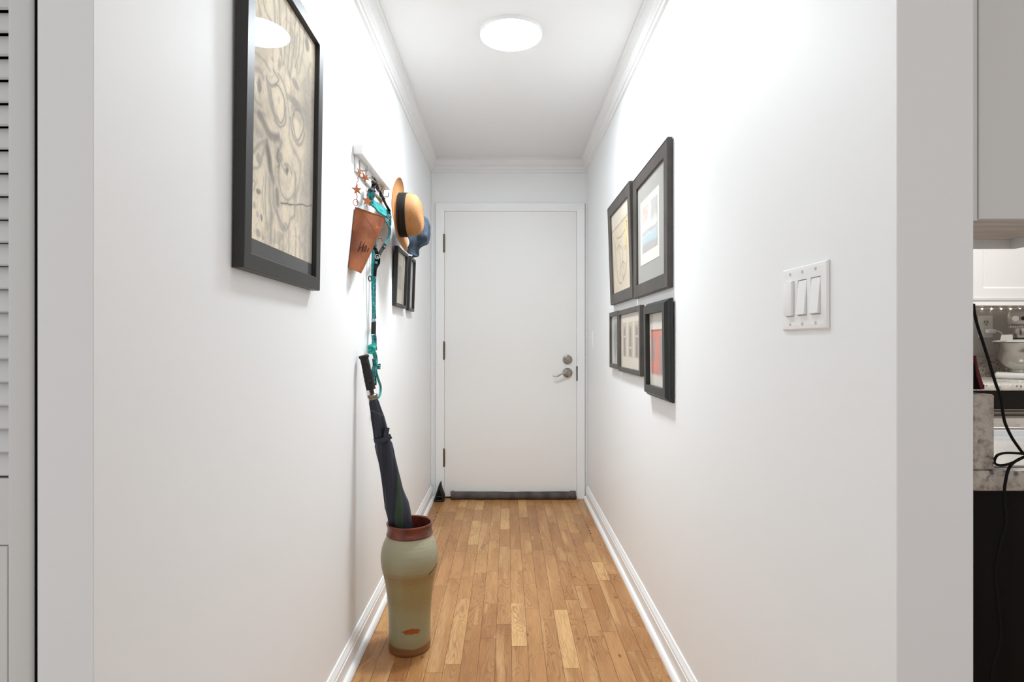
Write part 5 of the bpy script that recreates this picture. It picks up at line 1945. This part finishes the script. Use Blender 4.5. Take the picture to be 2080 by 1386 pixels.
# black cords
CY = 0.815
kp = lambda x, y, Y=CY: PY(1970 + x / 6.03, 780 + y / 6.03, Y)
cd = thing('electric_cable', 'thin black cable looped in front of the granite slab and dark base panel', 'cable', (0.71, 0.82, 0))
m = MB()
pts = [PY(1977.5, 618, 0.832), PY(1979.5, 636, 0.828), PY(1985, 660, 0.823), PY(1996, 694, 0.818), PY(2009, 735, CY), PY(2021, 775, CY), PY(2030, 800, CY)]
pts += [kp(390, 240), kp(405, 360), kp(435, 490), kp(510, 650), kp(590, 770), kp(640, 835), kp(700, 880), kp(780, 900)]
m.tube(crom(pts, 8), 0.0019, 8)
m.build('upper_run', mat('black cable', (11, 10, 9), 0.6, spec=0.15), cd)
m = MB()
pts = [kp(780, 870), kp(660, 858), kp(520, 848), kp(420, 850), kp(350, 868), kp(318, 900), kp(300, 950, CY + 0.02), kp(320, 985), kp(380, 998), kp(470, 985), kp(560, 950), kp(660, 900), kp(780, 860)]
m.tube(crom(pts, 8), 0.0018, 8)
m.build('loop', MATS['black cable'], cd)
m = MB()
k6 = lambda x, y: PY(1800 + x / 2.853, 900 + y / 2.853, CY)
pts = [kp(700, 880), kp(590, 930), kp(510, 990), kp(465, 1070), kp(440, 1180), kp(425, 1280), k6(683, 350), k6(690, 420), k6(688, 480), k6(665, 560), k6(640, 680), k6(630, 780), k6(640, 880), k6(652, 1000), k6(660, 1100), k6(650, 1190), k6(620, 1290), k6(608, 1386),
       k6(600, 1500), k6(630, 1700), Vector((0.70, CY, 0.12)), Vector((0.72, CY, 0.02)), Vector((0.80, CY - 0.01, 0.003))]
m.tube(crom(pts, 8), 0.0019, 8)
m.build('lower_run', MATS['black cable'], cd)

# ================================================================== light
W = bpy.data.worlds.new('World')
S.world = W
W.use_nodes = True
bg = W.node_tree.nodes['Background']
bg.inputs['Color'].default_value = (0.93, 0.98, 1.03, 1)
bg.inputs['Strength'].default_value = 0.88


def area(name, loc, size, power, color=(1, 1, 1), rot=(0, 0, 0), shape='DISK', size_y=None):
    L = bpy.data.lights.new(name, 'AREA')
    L.shape = shape
    L.size = size
    if size_y:
        L.size_y = size_y
    L.energy = power
    L.color = color
    o = bpy.data.objects.new(name, L)
    o.location = loc
    o.rotation_euler = rot
    COL.objects.link(o)
    return o


area('kitchen_unseen_lamp', (2.1, 2.0, ZC - 0.02), 0.35, 26, (0.97, 0.99, 1.0))  # unseen lamp put in to brighten the kitchen
area('entry_fill_light', (LX, 1.15, ZC - 0.02), 0.24, 3.0, (0.93, 0.98, 1.0))  # added unseen light, fills the near hall walls
hl = area('hall_ceiling_lamp', (LX, LY, ZC - 0.0165), 0.238, 5.5, (0.92, 0.97, 1.0))
hl.data.spread = math.radians(100)

# ================================================================== camera
cam = bpy.data.cameras.new('camera')
co = bpy.data.objects.new('camera', cam)
COL.objects.link(co)
co.location = (0, 0, H)
co.rotation_euler = (PI / 2, 0, 0)
cam.sensor_width = 36.0
cam.sensor_fit = 'HORIZONTAL'
cam.lens = 36.0 * FPX / 2080.0
cam.shift_x = (1040 - UC) / 2080.0
cam.shift_y = (VC - 693) / 2080.0
cam.clip_start = 0.02
S.camera = co

vs = S.view_settings
S.display_settings.display_device = 'sRGB'
vs.view_transform = 'Standard'
vs.look = 'None'
vs.exposure = -0.04
vs.gamma = 1.0
vs.use_curve_mapping = False

for o in bpy.data.objects:
    if '_base' in o.keys():
        del o['_base']
